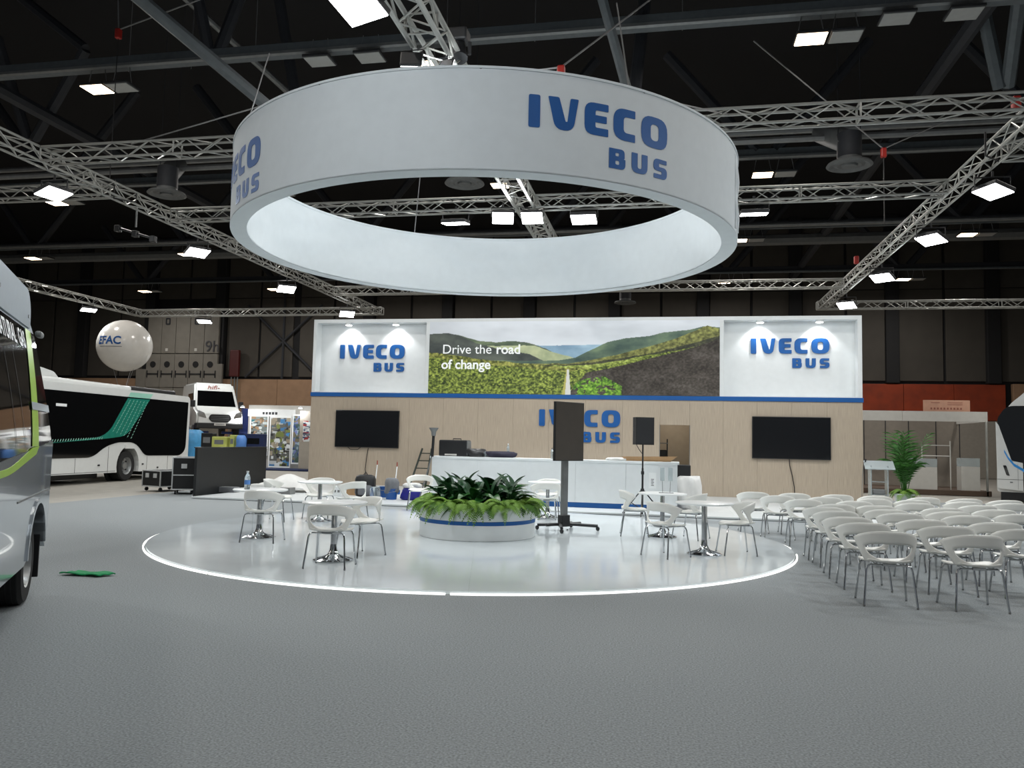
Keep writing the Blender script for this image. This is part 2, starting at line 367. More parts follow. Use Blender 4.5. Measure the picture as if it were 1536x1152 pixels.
for v, w in ((9.5, 'first, nearest'), (15.0, 'second'), (20.5, 'third'), (26.0, 'fourth'), (31.5, 'fifth, at the far end')):
    flood(-13.3, v, f'white floodlight hung under the left long truss, {w} to the viewer')
flood(-3.8, 9.0, 'large bright floodlight at the top edge, left of the middle truss', (-6, 3, 0), .45, 6.9)
flood(-3.9, 18.42, 'left of the twin floodlights on the middle truss, seen through the ring', (-3, 14, 3), .5, 6.9, None, .85)
flood(-3.2, 18.49, 'right of the twin floodlights on the middle truss, seen through the ring', (-3, 14, 3), .5, 6.9, None, .85)
flood(-5.16, 18.75, 'floodlight under the second cross truss, seen through the ring at left', (-5, 24.5, 2), .2, 6.9)
flood(-1.99, 18.75, 'floodlight under the second cross truss, seen through the ring at right', (-2, 14.5, 0), .35, 6.9)
flood(1.93, 18.75, 'floodlight under the second cross truss just right of the ring', (2, 24.5, 2), .2, 6.9)
flood(-4.0, 4.6, 'floodlight on the near end of the middle truss, left side, aimed at the ring', (-4.3, 8.7, 4.6), .75, 6.85, 48)
flood(-2.7, 4.6, 'floodlight on the near end of the middle truss, right side, aimed at the ring', (-1.0, 9.2, 4.8), .75, 6.85, 34)
flood(-24.9, 30.5, 'floodlight on the neighbouring stand truss at far left', (-22, 28, 0), .3, 6.9)
flood(-21.5, 34.0, 'floodlight under the far cross truss near door 9h', (-20, 30, 0), .3, 6.9)
flood(-3.62, 10.55, 'left small warm lamp clamped to the middle truss above the ring', (-4.6, 16.4, 4.9), .92, 6.95, 100, .5)
flood(-3.15, 10.75, 'right small warm lamp clamped to the middle truss above the ring', (-1.6, 16.4, 4.9), .92, 6.95, 90, .35)

# ================================================================== trusses
BW = .145
def brace_mesh(b, up, r=.0135):
    z0, z1 = (-BW, BW) if up else (BW, -BW)
    return MB().tube([(0, -BW, z0), (b, -BW, z1)], r, 5).mesh('brace', m_alu)
BR = {}
def truss(label, p0, p1, fine=True, w=1.0, bay=.42):
    p0 = Vector(p0); p1 = Vector(p1); d = p1 - p0; L = d.length; t = thing('truss', label, 'truss', p0, math.atan2(d.y, d.x), 'lighting trusses')
    t.scale = (1, w, 1) if w != 1 else (1, 1, 1)
    for y in (-BW, BW):
        for z in (-BW, BW): MB().tube([(0, y, z), (L, y, z)], .028, 8).build('chord', m_alu, t, True)
    n = max(2, round(L / bay)); b = L / n
    if fine:
        ka = (round(b, 4), True); kb = (round(b, 4), False)
        if ka not in BR: BR[ka] = brace_mesh(b, True); BR[kb] = brace_mesh(b, False)
        for k in range(4):
            for i in range(n): inst('brace', BR[ka if (i + k) % 2 else kb], t, (i * b, 0, 0), (k * PI / 2, 0, 0))
    else:
        mb = MB()
        for k in range(4):
            R = Matrix.Rotation(k * PI / 2, 3, 'X')
            for i in range(n):
                s = BW if (i + k) % 2 else -BW
                mb.tube([R @ Vector((i * b, -BW, -s)), R @ Vector((i * b + b, -BW, s))], .018, 4)
        o = mb.build('lacing', m_alu, t); o['kind'] = 'stuff'
    fm = MB()
    q = [(-BW, -BW), (BW, -BW), (BW, BW), (-BW, BW)]
    for j in range(4): fm.tube([(0, *q[j]), (0, *q[(j + 1) % 4])], .018, 6)
    fme = fm.mesh('joint_frame', m_alu); k = max(1, round(L / 3))
    for i in range(k + 1): inst('joint_frame', fme, t, (L * i / k, 0, 0))
    return t
TZ = 7.295
truss('left long truss running back to the stand wall end', (-12.95, 9.5, TZ), (-12.95, 34.0, TZ))
truss('right long truss running back on the right side', (6.12, 11.5, TZ), (6.12, 33.7, TZ))
truss('wider middle truss running back above the ring', (-3.38, 4.0, TZ), (-3.38, 28.8, TZ), True, 1.55)
truss('front cross truss, section between left truss and middle truss', (-12.8, 14.15, TZ), (-3.62, 14.15, TZ))
truss('front cross truss, section right of the middle truss', (-3.14, 14.15, TZ), (9.5, 14.15, TZ))
truss('second cross truss, section left of the middle truss', (-12.8, 18.6, TZ), (-3.62, 18.6, TZ))
truss('second cross truss, section right of the middle truss', (-3.14, 18.6, TZ), (5.95, 18.6, TZ))
truss('side truss running off the left picture edge from the left truss', (-26, 16.4, TZ), (-13.12, 16.4, TZ))
truss('side truss running off the right picture edge from the right truss', (6.3, 16.4, TZ), (13, 16.4, TZ))
truss('third cross truss, just behind the stand wall top', (-12.8, 29.1, TZ), (5.95, 29.1, TZ), False)
truss('far cross truss at left, in front of door 9h', (-24.9, 33.85, TZ), (-12.6, 33.85, TZ), False)
truss('far cross truss at right, leaving the picture edge', (5.9, 33.6, TZ), (16, 33.6, TZ), False)
truss('neighbouring long truss at far left above the silver van', (-24.8, 24, TZ), (-24.8, 33.7, TZ), False)
# chain hoists and hanging wires
def hoist(u, v, z, label, tops):
    t = thing('chain_hoist', label, 'hoist', (u, v, z), 0, 'chain hoists')
    MB().rbox(-.07, .07, -.07, .07, 0, .26, .03).build('hook_block', m_red, t)
    MB().tube([(0, 0, .05), (0, 0, -max(.12, z - 7.5))], .012, 5).build('chain', m_cable, t)
    for p in tops: MB().tube([(0, 0, .24), (p[0] - u, p[1] - v, p[2] - z)], .018, 5).build('sling', m_wire, t)
hoist(5.6, 22.2, 9.3, 'red hoist hook between two slings, right of the ring', ((2.0, 19.5, 11.4), (9.2, 23.4, 11.4)))
hoist(-13.91, 17.5, 11.65, 'red hoist hook under slings at top left', ((-13.9, 17.3, 13.5), (-5.6, 15.6, 12.6)))
hoist(-1.9, 13.7, 8.0, 'red hoist hook on slings above the ring', ((-3.4, 13.6, 8.1), (-.3, 14.4, 9.8)))
hoist(5.96, 15.0, 7.52, 'red hoist hook on the right long truss', ())
hoist(6.0, 27.2, 7.55, 'small far red hoist hook above the right truss', ())
for a, b, lab in (((-10.8, 14.15, 7.45), (-7.0, 12.8, 7.5), 'thin steel wire from the left cross truss to the ring'), ((1.03, 14.3, 7.45), (-.95, 9.45, 5.92), 'thin steel wire from the right cross truss to the ring')):
    c = (Vector(a) + Vector(b)) / 2; o = MB().tube([Vector(a) - c, Vector(b) - c], .014, 5).build('guy_wire', m_wire); o.location = c; tag(o, lab, 'wire')
for i, (u, v) in enumerate(((-15.1, 19.5), (-13.2, 19.6), (-11.2, 19.5), (-5.6, 19), (-3.4, 19.5), (.3, 19.5))):
    o = MB().tube([(0, 0, 0), (0, 0, 3.9)], .012, 4).build('drop_wire', m_wire); o.location = (u, v, 11.8)
    tag(o, f'thin vertical drop wire under the roof, {("first","second","third","fourth","fifth","sixth")[i]} from the left', 'wire')
for (u, v, z, lab) in ((-12.75, 16.6, 7.3, 'left'), (6.0, 16.2, 7.3, 'right')):
    o = MB().tube([(-.17, -.17, .25), (-.17, -.17, -.2), (.17, .17, -.2), (.17, .17, .02)], .02, 6).build('cable_loop', m_cable); o.location = (u, v, z)
    tag(o, f'black cable looped under the {lab} long truss', 'cable')
sb = thing('stage_spot', 'black moving-head spotlight clamped above the ring', 'spotlight', (-3.2, 11.5, 7.56))
MB().rbox(-.16, .16, -.14, .14, .1, .3, .03).build('lamp_base', m_black, sb); MB().tube([(0, 0, .1), (.05, -.1, -.2)], [.1, .13], 12).build('lamp_head', m_black, sb, True)
MB().tube([(-.18, 0, .1), (-.18, 0, -.1)], .03, 6).tube([(.18, 0, .1), (.18, 0, -.1)], .03, 6).build('yoke', m_black, sb)
sb = thing('lamp_bar', 'black T-shaped lamp bar hanging below the left truss', 'spotlight', (-13.09, 17.5, 6.4))
MB().tube([(0, 0, .85), (0, 0, .3)], .025, 6).build('drop_arm', m_alud, sb); MB().tube([(-.5, 0, .3), (.5, 0, .0)], .03, 6).build('cross_bar', m_black, sb)
for x, z in ((-.5, .3), (.5, 0), (0, .15)): MB().rbox(x - .07, x + .07, -.07, .07, z - .1, z + .06, .02).build('lamp_head', m_black, sb)

# ================================================================== lettering
def glyph(ch):
    """outline (width factor folded in) of heavy rounded capitals, cap height 1 -> (outer, holes, width)"""
    if ch == 'I': return rpoly([(0, 0, .06), (.35, 0, .06), (.35, 1, .06), (0, 1, .06)], 3), [], .35
    if ch == 'V':
        w = .96; return rpoly([(0, 1, .04), (.355 * w, 1, .05), (.575 * w, .27, .02), (.635 * w, .27, .02), (.73 * w, 1, .05), (w, 1, .04), (.83 * w, .0, .26), (.24 * w, 0, .26)]), [], w
    if ch == 'E':
        w = .80; return rpoly([(w, 1, .03), (0, 1, .3), (0, 0, .3), (w, 0, .03), (w, .235, .03), (.45 * w, .235, .06), (.45 * w, .4), (.93 * w, .4, .03), (.93 * w, .62, .03), (.45 * w, .62), (.45 * w, .775, .06), (w, .775, .03)]), [], w
    if ch == 'C':
        w = .80; return rpoly([(w, 1, .03), (0, 1.0, .42), (0, 0, .42), (w, 0, .03), (w, .245, .03), (.46 * w, .245, .14), (.46 * w, .755, .14), (w, .755, .03)], 7), [], w
    if ch == 'O':
        w = 1.10; return rrect(0, w, 0, 1, .42), [rrect(.345 * w, .655 * w, .235, .765, .16)[::-1]], w
    if ch == 'B':
        w = .94; return rpoly([(0, 0, .03), (w, 0, .26), (w, .52, .2), (.88 * w, .52, .05), (.95 * w, .56, .1), (.95 * w, 1, .24), (0, 1, .03)]), [rrect(.38 * w, .62 * w, .21, .41, .08)[::-1], rrect(.38 * w, .60 * w, .63, .8, .07)[::-1]], w
    if ch == 'U':
        w = 1.0; return rpoly([(0, 1, .03), (0, 0, .38), (w, 0, .38), (w, 1, .03), (.63 * w, 1, .03), (.63 * w, .24, .12), (.37 * w, .24, .12), (.37 * w, 1, .03)]), [], w
    if ch == 'S':
        w = .94; return rpoly([(w * .97, 1, .03), (0, 1, .3), (0, .39, .26), (.6 * w, .39, .05), (.6 * w, .225, .05), (.02 * w, .225, .03), (.02 * w, 0, .03), (w, 0, .3), (w, .6, .26), (.4 * w, .6, .05), (.4 * w, .78, .05), (.97 * w, .78, .03)]), [], w
LOGO = [('I', 0, 0, 1), ('V', .59, 0, 1), ('E', 1.75, 0, 1), ('C', 2.73, 0, 1), ('O', 3.77, 0, 1), ('B', 2.59, -.93, .625), ('U', 3.41, -.93, .625), ('S', 4.28, -.93, .625)]
def logo(parent, cap, depth, place):
    """place(x, y, d) -> local 3-D point for letter coords in metres"""
    for ch, ox, oy, sc in LOGO:
        ou, ho, w = glyph(ch); f = lambda l: [((ox + p[0] * sc) * cap, (oy + p[1] * sc) * cap) for p in l]
        me = MB().prism(f(ou), 0, depth, [f(h) for h in ho]).mesh('logo_letter', m_blue)
        if place.__name__ == 'bend': bisect_x(me, .12)
        for v in me.vertices: v.co = place(v.co.x, v.co.z, v.co.y)
        bm = bmesh.new(); bm.from_mesh(me); bmesh.ops.recalc_face_normals(bm, faces=bm.faces); bm.to_mesh(me); bm.free()
        inst('logo_letter', me, parent)

# ================================================================== hanging ring
RX, RY, RR, RZ0, RZ1 = -2.96, 12.71, 4.01, 4.674, 5.90; RI = 3.77
ring = thing('hanging_ring', 'huge white fabric ring banner hanging above the round deck', 'ring banner', (RX, RY, 0))
MB().lathe([(RR, RZ0), (RR, RZ1)], 160).build('outer_fabric', m_ring, ring, True, False)
MB().lathe([(RI, RZ1 - .05), (RI, RZ0 + .0)], 160).build('inner_fabric', m_ring, ring, True, False)
MB().lathe([(RI, RZ0), (RI, RZ0 + .02), (RR, RZ0 + .02), (RR, RZ0), (RI, RZ0)], 160).build('bottom_rim', m_ring, ring, True)
MB().lathe([(RR - .02, RZ1 - .01), (RR + .012, RZ1 - .01), (RR + .012, RZ1 + .02), (RR - .02, RZ1 + .02), (RR - .02, RZ1 - .01)], 160).build('top_hem', m_ring, ring, True)
MB().lathe([(RI - .01, RZ1 - .07), (RI + .03, RZ1 - .07), (RI + .03, RZ1 - .03), (RI - .01, RZ1 - .03), (RI - .01, RZ1 - .07)], 160).build('inner_hem', m_ring, ring, True)
for k in range(12):
    t = k * PI / 6 + .2
    MB().tube([(RI * math.cos(t), RI * math.sin(t), RZ1 - .05), (RR * math.cos(t), RR * math.sin(t), RZ1)], .02, 6).build('spacer', m_alud, ring)
for t in (.5, 2.2, 3.8, 5.4):
    MB().tube([(3.9 * math.cos(t), 3.9 * math.sin(t), RZ1), (3.6 * math.cos(t), 3.6 * math.sin(t), 7.2)], .01, 5).build('suspension_wire', m_wire, ring)
for tt in (-12.5, -8.5): MB().tube([(RR * math.cos(math.radians(tt)), RR * math.sin(math.radians(tt)), RZ0 + .05 + .1 * k) for k in range(1)] + [((RR + .012 * math.sin(k * 1.3)) * math.cos(math.radians(tt + .25 * math.sin(k))), (RR + .012 * math.sin(k * 1.3)) * math.sin(math.radians(tt + .25 * math.sin(k))), RZ0 + .12 + k * .115) for k in range(10)], .022, 8).build('fabric_fold', m_ring, ring, True)
def ring_logo(t0, zb, cap):
    def bend(x, y, d):
        t = t0 + x / RR; r = RR + .0025 + (.003 - d)
        return (r * math.cos(t), r * math.sin(t), zb + y)
    logo(ring, cap, .003, bend)

# ================================================================== round deck, platform, stand wall
DX, DY, DR = -3.01, 12.70, 4.885
deck = thing('round_deck', 'low round glossy white deck with a glowing rim, under the ring', 'stage', (DX, DY, 0))
nseg = 8
for k in range(nseg):      # wedge-shaped deck sheets
    a0 = 2 * PI * k / nseg + .22; a1 = 2 * PI * (k + 1) / nseg + .22
    g = .00012
    pts = [(0, 0)] + [((DR - .03) * math.cos(t), (DR - .03) * math.sin(t)) for t in np.linspace(a0 + g, a1 - g, 24)]
    MB().prism(pts, 0.004, .038, ax='xy').build('deck_sheet', m_disc, deck)
cuts = [(3.4, 4.285), (4.293, 4.885), (4.895, 5.3), (5.304, 6.2), (.05, 1.1), (1.11, 2.2), (2.21, 3.39)]
for a0, a1 in cuts:
    n = 30; pr = [(DR - .008, .002), (DR + .01, .002), (DR + .01, .022), (DR - .008, .022), (DR - .008, .002)]
    MB().lathe(pr, n, t0=a0, t1=a1).build('light_strip', m_led, deck, True)
plat = thing('back_platform', 'low white rectangular platform in front of the stand wall', 'platform', (0, 0, 0))
xs = np.linspace(-11.35, 5.75, 9)
for i in range(8):
    for y0, y1 in ((17.76, 21.3), (21.303, 25.3)):
        MB().rbox(xs[i] + .001, xs[i + 1] - .001, y0, y1, .012, .05, .004).build('platform_sheet', m_plat, plat)
MB().box(-11.33, 5.73, 17.8, 25.25, .001, .012).build('gap_shade', m_black, plat)  # black layer painting in the shade of the gap below the platform edge

WY = 24.84; U0, U1 = -11.647, 5.616; ZT = 5.496; ZS1, ZS0 = 3.055, 2.925
wall = thing('stand_wall', 'tall exhibition stand wall with wood lower half and white logo niches', 'stand wall', (0, WY, 0))
DO0, DO1, DOZ = -.2, .68, 2.17
edges = [U0] + [U0 + 1.145 * k for k in range(1, 10)] + [DO0] + [DO1] + list(np.linspace(DO1, U1, 6)[1:])
for a, b in zip(edges[:-1], edges[1:]):
    if abs(a - DO0) < 1e-6: MB().rbox(a + .001, b - .001, 0, .12, DOZ, ZS0, .003).build('wood_panel', m_wood, wall)
    else: MB().rbox(a + .0015, b - .0015, 0, .12, .05, ZS0, .003).build('wood_panel', m_wood, wall)
MB().rbox(U0 - .02, U1 + .02, -.03, .12, ZS0, ZS1, .004).build('blue_stripe', m_blue, wall)
ND = .42
def slab(n, a, b, y0, y1, z0, z1, m=m_white): return MB().rbox(a, b, y0, y1, z0, z1, .005).build(n, m, wall)
slab('top_rail', U0, U1, 0, ND, 5.38, ZT)
for a, b in ((U0, U0 + .12), (-7.72, -7.6), (1.56, 1.68), (U1 - .12, U1)): slab('upright', a, b, 0, ND, ZS1, 5.38)
slab('niche_back', U0 + .12, -7.72, ND - .04, ND, ZS1, 5.38); slab('niche_back', 1.68, U1 - .12, ND - .04, ND, ZS1, 5.38)
slab('niche_sill', U0 + .12, -7.72, .0, ND - .04, ZS1, ZS1 + .03); slab('niche_sill', 1.68, U1 - .12, .0, ND - .04, ZS1, ZS1 + .03)
MB().rbox(U0 + .03, U1 - .03, .13, ND + .3, .05, 3.0, .01).build('wall_core', m_door, wall) if False else None
for a, b in ((U0 + .02, DO0 - .02), (DO1 + .02, U1 - .02)): MB().box(a, b, .125, .16, .05, ZS0).build('wall_backing', m_door, wall)
# store room seen through the doorway
MB().box(DO0 - 1.2, DO1 + .35, 2.2, 2.3, .05, 2.9).build('store_wall', m_door, wall); MB().box(DO1 + .3, DO1 + .38, .17, 2.2, .05, 2.9).build('store_wall', m_wood, wall)
MB().box(DO0 - 1.2, DO1 + .35, .17, 2.3, 2.9, 2.95).build('store_ceiling', m_door, wall)
area_light('store_light', wall, (.1, 1.2, 2.85), 14, .3, (1, .93, .82), (.1, 1.2, 0))
for a, b in ((DO0 - .015, DO0), (DO1, DO1 + .015)): MB().box(a, b, -.01, .13, .05, DOZ).build('door_trim', m_grey, wall)
k1 = 25.15 / 24.84
def flat_logo(parent, x0, zb, cap, y, depth=.04):
    def flat(x, yy, d): return (x0 + x, y - depth + d, zb + yy)
    logo(parent, cap, depth, flat)
capw = 2.245 / 4.87
flat_logo(wall, -10.83, 4.22, capw * 1.012, ND - .045)
flat_logo(wall, 2.50, 4.40, capw * 1.012, ND - .045)
flat_logo(wall, -3.94, 2.07, 2.53 / 4.87, -.002)
# niche lamps
for u in (-10.45, -8.8, 2.75, 4.45):
    t = thing('niche_spotlight', {-10.45: 'left spotlight in the left logo niche', -8.8: 'right spotlight in the left logo niche', 2.75: 'left spotlight in the right logo niche', 4.45: 'right spotlight in the right logo niche'}[u], 'spotlight', (u, WY + .1, 5.36), 0, 'niche spotlights')
    MB().lathe([(0, .02), (.1, .02), (.13, -.01), (.12, -.05), (.0, -.05)], 20).build('lamp_can', m_white, t, True)
    MB().lathe([(0, -.052), (.1, -.052), (.1, -.06), (0, -.06)], 20).build('lamp_lens', m_lampw, t)
    l = bpy.data.lights.new('spot_beam', 'SPOT'); l.energy = NICHE_W; l.spot_size = 1.9; l.spot_blend = .35; l.shadow_soft_size = .06
    o = bpy.data.objects.new('spot_beam', l); C.objects.link(o); o.parent = t; o.location = (0, .02, -.1); o.rotation_euler = (.42, 0, 0)
# landscape banner
bn = thing('landscape_banner', 'long backlit banner of green hills with white slogan Drive the road of change', 'banner', (-7.6, WY - .0, 3.06))
BWD, BHT = 9.16, 2.33; NX, NY = 640, 160
X, Z = np.meshgrid(np.linspace(0, 1, NX), np.linspace(0, 1, NY))
def fbm(fx, fz, oct=4):
    out = np.zeros_like(X); amp = 1.; tot = 0
    for k in range(oct):
        gx, gz = int(fx * 2 ** k) + 2, int(fz * 2 ** k) + 2; g = rng.random((gz + 1, gx + 1))
        xx = X * (gx - 1); zz = Z * (gz - 1); i = xx.astype(int); j = zz.astype(int); a = xx - i; b = zz - j
        out += amp * (g[j, i] * (1 - a) * (1 - b) + g[j, i + 1] * a * (1 - b) + g[j + 1, i] * (1 - a) * b + g[j + 1, i + 1] * a * b); tot += amp; amp *= .55
    return out / tot
A = lambda *c: np.array(c, float)
img = A(205, 210, 216) + (fbm(5, 4) - .5)[..., None] * 50
n1 = fbm(14, 7, 5); n2 = fbm(130, 40, 2); n3 = fbm(190, 60, 2); n4 = fbm(30, 8)
n1 = np.clip((n1 - .5) * 1.8 + .5, 0, 1); n2 = np.clip((n2 - .5) * 1.5 + .5, 0, 1); n3 = np.clip((n3 - .5) * 1.5 + .5, 0, 1)
def layer(pts, col, noise, amp, rag=.01):
    global img
    h_ = np.interp(X, [p[0] for p in pts], [p[1] for p in pts]) + (n4 - .5) * rag
    k = (Z < h_)[..., None]; img = np.where(k, A(*col) + (noise - .5)[..., None] * A(*amp), img)
layer([(.25, .68), (.3, .69), (.42, .66), (.5, .67), (.62, .68), (.75, .6), (1, .6)], (140, 170, 190), n1, (50, 50, 40))
layer([(0, .82), (.03, .81), (.08, .83), (.12, .8), (.18, .73), (.24, .71), (.30, .73), (.36, .70), (.42, .62), (.48, .50), (.55, .4)], (86, 100, 78), n1, (90, 90, 60), .02)
layer([(.3, .66), (.38, .66), (.44, .58), (.50, .52), (.56, .42)], (170, 178, 140), n4, (80, 70, 60), .03)
layer([(0, .83), (.07, .84), (.12, .79), (.17, .7), (.25, .62), (.33, .57), (.36, .55), (.42, .44), (.46, .38), (.6, .3)], (70, 76, 72), n1, (50, 50, 40), .01)
layer([(.46, .46), (.52, .5), (.56, .58), (.63, .71), (.69, .76), (.77, .79), (.82, .84), (.9, .87), (.95, .92), (1, .9)], (84, 104, 88), n1, (70, 70, 40), .01)
layer([(.5, .42), (.56, .46), (.66, .54), (.76, .64), (.86, .76), (.92, .86), (.96, .93), (1, .88)], (112, 114, 62), n2, (90, 90, 50), .01)
layer([(.48, .4), (.56, .43), (.68, .50), (.78, .56), (.88, .66), (1, .79)], (60, 62, 44), n2, (50, 50, 30), .02)
layer([(.5, .39), (.58, .41), (.68, .47), (.77, .54)], (136, 150, 70), n2, (120, 120, 80), .03)
layer([(0, .56), (.06, .55), (.2, .47), (.35, .42), (.44, .38), (.5, .36)], (116, 120, 56), n2, (150, 140, 90), .03)
layer([(0, .5), (.2, .4), (.35, .36), (.44, .33), (.5, .31), (.56, .35), (.64, .4), (.75, .5), (.86, .6), (1, .72)], (100, 114, 46), n3, (150, 150, 80), .04)
sh = (X > .5) & (Z < np.interp(X, [.5, .56, .64, .78, .9, 1], [.02, .30, .36, .5, .62, .75])) ; img = np.where(sh[..., None], A(60, 54, 48) + (n3 - .5)[..., None] * 40 + (n1 - .5)[..., None] * 34, img)
gl = (X > .51) & (X < .68) & (Z < np.interp(X, [.51, .56, .62, .68], [.14, .22, .25, .12])) & (n4 + (n2 - .5) * .5 > .42); img = np.where(gl[..., None], A(92, 134, 40) + (n3 - .5)[..., None] * A(120, 130, 60), img)
road = (Z < .34) & (X > np.interp(Z, [0, .34], [.476, .491])) & (X < np.interp(Z, [0, .34], [.507, .499])); img = np.where(road[..., None], np.where((X < np.interp(Z, [0, .34], [.487, .493]))[..., None], A(170, 164, 90), A(205, 205, 200)), img)
img = np.clip(img, 0, 255) / 255; linimg = np.where(img <= .04045, img / 12.92, ((img + .055) / 1.055) ** 2.4)
def colour_sheet(name, w, h, linc, m, parent, y=0.):
    ny, nx, _ = linc.shape; vs = [(w * i / (nx - 1), y, h * j / (ny - 1)) for j in range(ny) for i in range(nx)]
    fs = [(j * nx + i, j * nx + i + 1, (j + 1) * nx + i + 1, (j + 1) * nx + i) for j in range(ny - 1) for i in range(nx - 1)]
    me = bpy.data.meshes.new(name); me.from_pydata(vs, [], fs); me.materials.append(m)
    at = me.color_attributes.new('Col', 'FLOAT_COLOR', 'POINT'); at.data.foreach_set('color', np.concatenate([linc, np.ones((ny, nx, 1))], 2).ravel().astype(np.float32))
    return inst(name, me, parent)
colour_sheet('printed_picture', BWD, BHT, linimg, m_banner, bn, -.012)
MB().box(-.0, BWD, -.01, .3, 0, BHT).build('light_box', m_white, bn)
m_slog = mat('slogan_white', (240, 242, 242), .5, emit=.3)
def slogan(txt, x, z, wt, size):
    me = text_mesh(txt, size, m_slog, .004, wt); inst('slogan', me, bn, (x, -.02, z), (PI / 2, 0, 0)); return max(v.co.x for v in me.vertices)
w1 = slogan('Drive the', .44, 1.29, 0., .425); slogan('road', .44 + w1 + .15, 1.29, .008, .425); slogan('of change', .42, .80, .008, .425)

# ring logos placed after the deck: near right face and left edge
ring_logo(math.radians(289.6), 5.22, .394)
ring_logo(math.radians(207.2), 5.14, .394)

# ================================================================== furniture prototypes
def copy_tree(o, parent=None):
    c = o.copy(); C.objects.link(c); c.parent = parent
    for ch in list(o.children): copy_tree(ch, c)
    return c
def bake(me, solid, sub=0, name='shell', m=None, off=0.):
    o = bpy.data.objects.new(name, me); C.objects.link(o)
    s = o.modifiers.new('s', 'SOLIDIFY'); s.thickness = solid; s.offset = off
    if sub: q = o.modifiers.new('q', 'SUBSURF'); q.levels = sub; q.render_levels = sub
    bpy.context.view_layer.update()
    r = bpy.data.meshes.new_from_object(o.evaluated_get(bpy.context.evaluated_depsgraph_get())); bpy.data.objects.remove(o)
    r.name = name; r.polygons.foreach_set('use_smooth', [True] * len(r.polygons)); r.update(); return r
def back_point(a, t):
    """a -1..1 across, t 0 (seat) .. 1 (rim): wrapped tub back of the chair, chair faces +y"""
    wdt = .215 + (.295 - .215) * t ** .8
    ang = a * (1.0 + .25 * t)
    x = wdt * math.sin(ang) / math.sin(1.0 + .25 * t)
    y = -.20 - .06 * t + (.10 + .17 * t) * (1 - math.cos(ang)) / (1 - math.cos(1.25))
    z = .43 + t * (.315 - .10 * abs(a) ** 2.4) + .012 * abs(a)
    return (x, y, z)
def chair_meshes():
    N = 56; Mr = 5; vs = []; fs = []
    for k in range(N):
        # outer boundary of the unit square and the matching point on the half-moon opening
        th = 2 * PI * k / N; cx, sy = math.cos(th), math.sin(th); s = 1 / max(abs(cx), abs(sy))
        oa, ot = cx * s, .5 + .5 * sy * s
        # opening: flat top at t=.56, rounded bottom down to t=.09
        n_ = 5.; rr_ = (abs(cx) ** n_ + abs(sy) ** n_) ** (-1 / n_) if sy > 0 else 1.
        ha = .76 * cx * rr_; ht = .47 + (.13 * sy * rr_ if sy > 0 else .42 * sy)
        for j in range(Mr):
            q = j / (Mr - 1); vs.append(back_point(oa * (1 - q) + ha * q, ot * (1 - q) + ht * q))
    for k in range(N):
        for j in range(Mr - 1):
            a = k * Mr + j; b = ((k + 1) % N) * Mr + j; fs.append((a, b, b + 1, a + 1))
    me = bpy.data.meshes.new('b'); me.from_pydata(vs, [], fs); me.materials.append(m_chair)
    back = bake(me, .014, 0, 'backrest')
    vs = []; fs = []; n = 12
    for j in range(n + 1):
        q = j / n; y = -.215 + .45 * q; hw = .185 + .05 * math.sin(min(1, q * 1.4) * PI / 2); hw *= 1 - .35 * max(0, (q - .8) / .2) ** 2
        z = .432 + .018 * (1 - q) ** 3 - .012 * math.sin(q * PI) + (-.022 * max(0, (q - .8) / .2) ** 2)
        for i in range(n + 1):
            a = -1 + 2 * i / n; vs.append((hw * a, y - .03 * abs(a) ** 2 * q, z + .016 * abs(a) ** 3))
    for j in range(n):
        for i in range(n): a = j * (n + 1) + i; fs.append((a, a + 1, a + n + 2, a + n + 1))
    me = bpy.data.meshes.new('s'); me.from_pydata(vs, [], fs); me.materials.append(m_chair)
    seat = bake(me, .016, 0, 'seat')
    legs = []
    for sx in (-1, 1):
        for sy in (-1, 1):
            legs.append(MB().tube([(sx * .05, sy * .15, .405), (sx * .17, sy * .16, .408), (sx * .2, sy * .168, .395), (sx * .213, sy * .175, .36), (sx * .245, sy * .225, .008)], .0105, 8).mesh('leg', m_chrome, True))
    frame = MB().tube([(-.12, -.15, .408), (-.12, .15, .408)], .011, 6).tube([(.12, -.15, .408), (.12, .15, .408)], .011, 6).tube([(-.06, -.16, .41), (.06, -.16, .41)], .016, 6).mesh('seat_frame', m_chrome, True)
    glide = MB().lathe([(0, 0), (.011, 0), (.0115, .015), (.0105, .02)], 8).mesh('glide', m_grey)
    return back, seat, legs, frame, glide
CH = chair_meshes(); nchair = 0
def chair(u, v, rz, z, label, group):
    t = thing('shell_chair', label, 'chair', (u, v, z), rz, group)
    inst('backrest', CH[0], t); inst('seat', CH[1], t); inst('seat_frame', CH[3], t)
    k = 0
    for sx in (-1, 1):
        for sy in (-1, 1):
            l = inst('leg', CH[2][k], t); k += 1; inst('glide', CH[4], l, (sx * .245, sy * .225, 0))
    return t
tops = MB().lathe([(0, .695), (.38, .695), (.4, .703), (.4, .717), (.392, .722), (0, .722)], 48).mesh('table_top', m_table, True)
tcol = MB().lathe([(.038, .03), (.038, .68), (.09, .69), (.09, .695)], 20).mesh('column', m_chrome, True)
tbase = MB().lathe([(.0, 0), (.24, 0), (.245, .012), (.2, .022), (.12, .04), (.07, .075), (.045, .13), (.038, .2)], 40).mesh('foot_dish', m_chrome, True)
trib = MB().prism([(.05, .1), (.08, .07), (.14, .045), (.22, .026), (.22, .02), (.05, .03)], -.008, .008).mesh('foot_rib', m_chrome)
def table(u, v, label):
    t = thing('round_table', label, 'table', (u, v, .038), 0, 'round tables on the deck')
    inst('table_top', tops, t); inst('column', tcol, t); inst('foot_dish', tbase, t)
    for k in range(8): inst('foot_rib', trib, t, rot=(0, 0, k * PI / 4))
table(-5.99, 11.17, 'round white table with a water bottle, left side of the deck')
table(-4.05, 9.44, 'round white table nearest the viewer, front left of the deck')
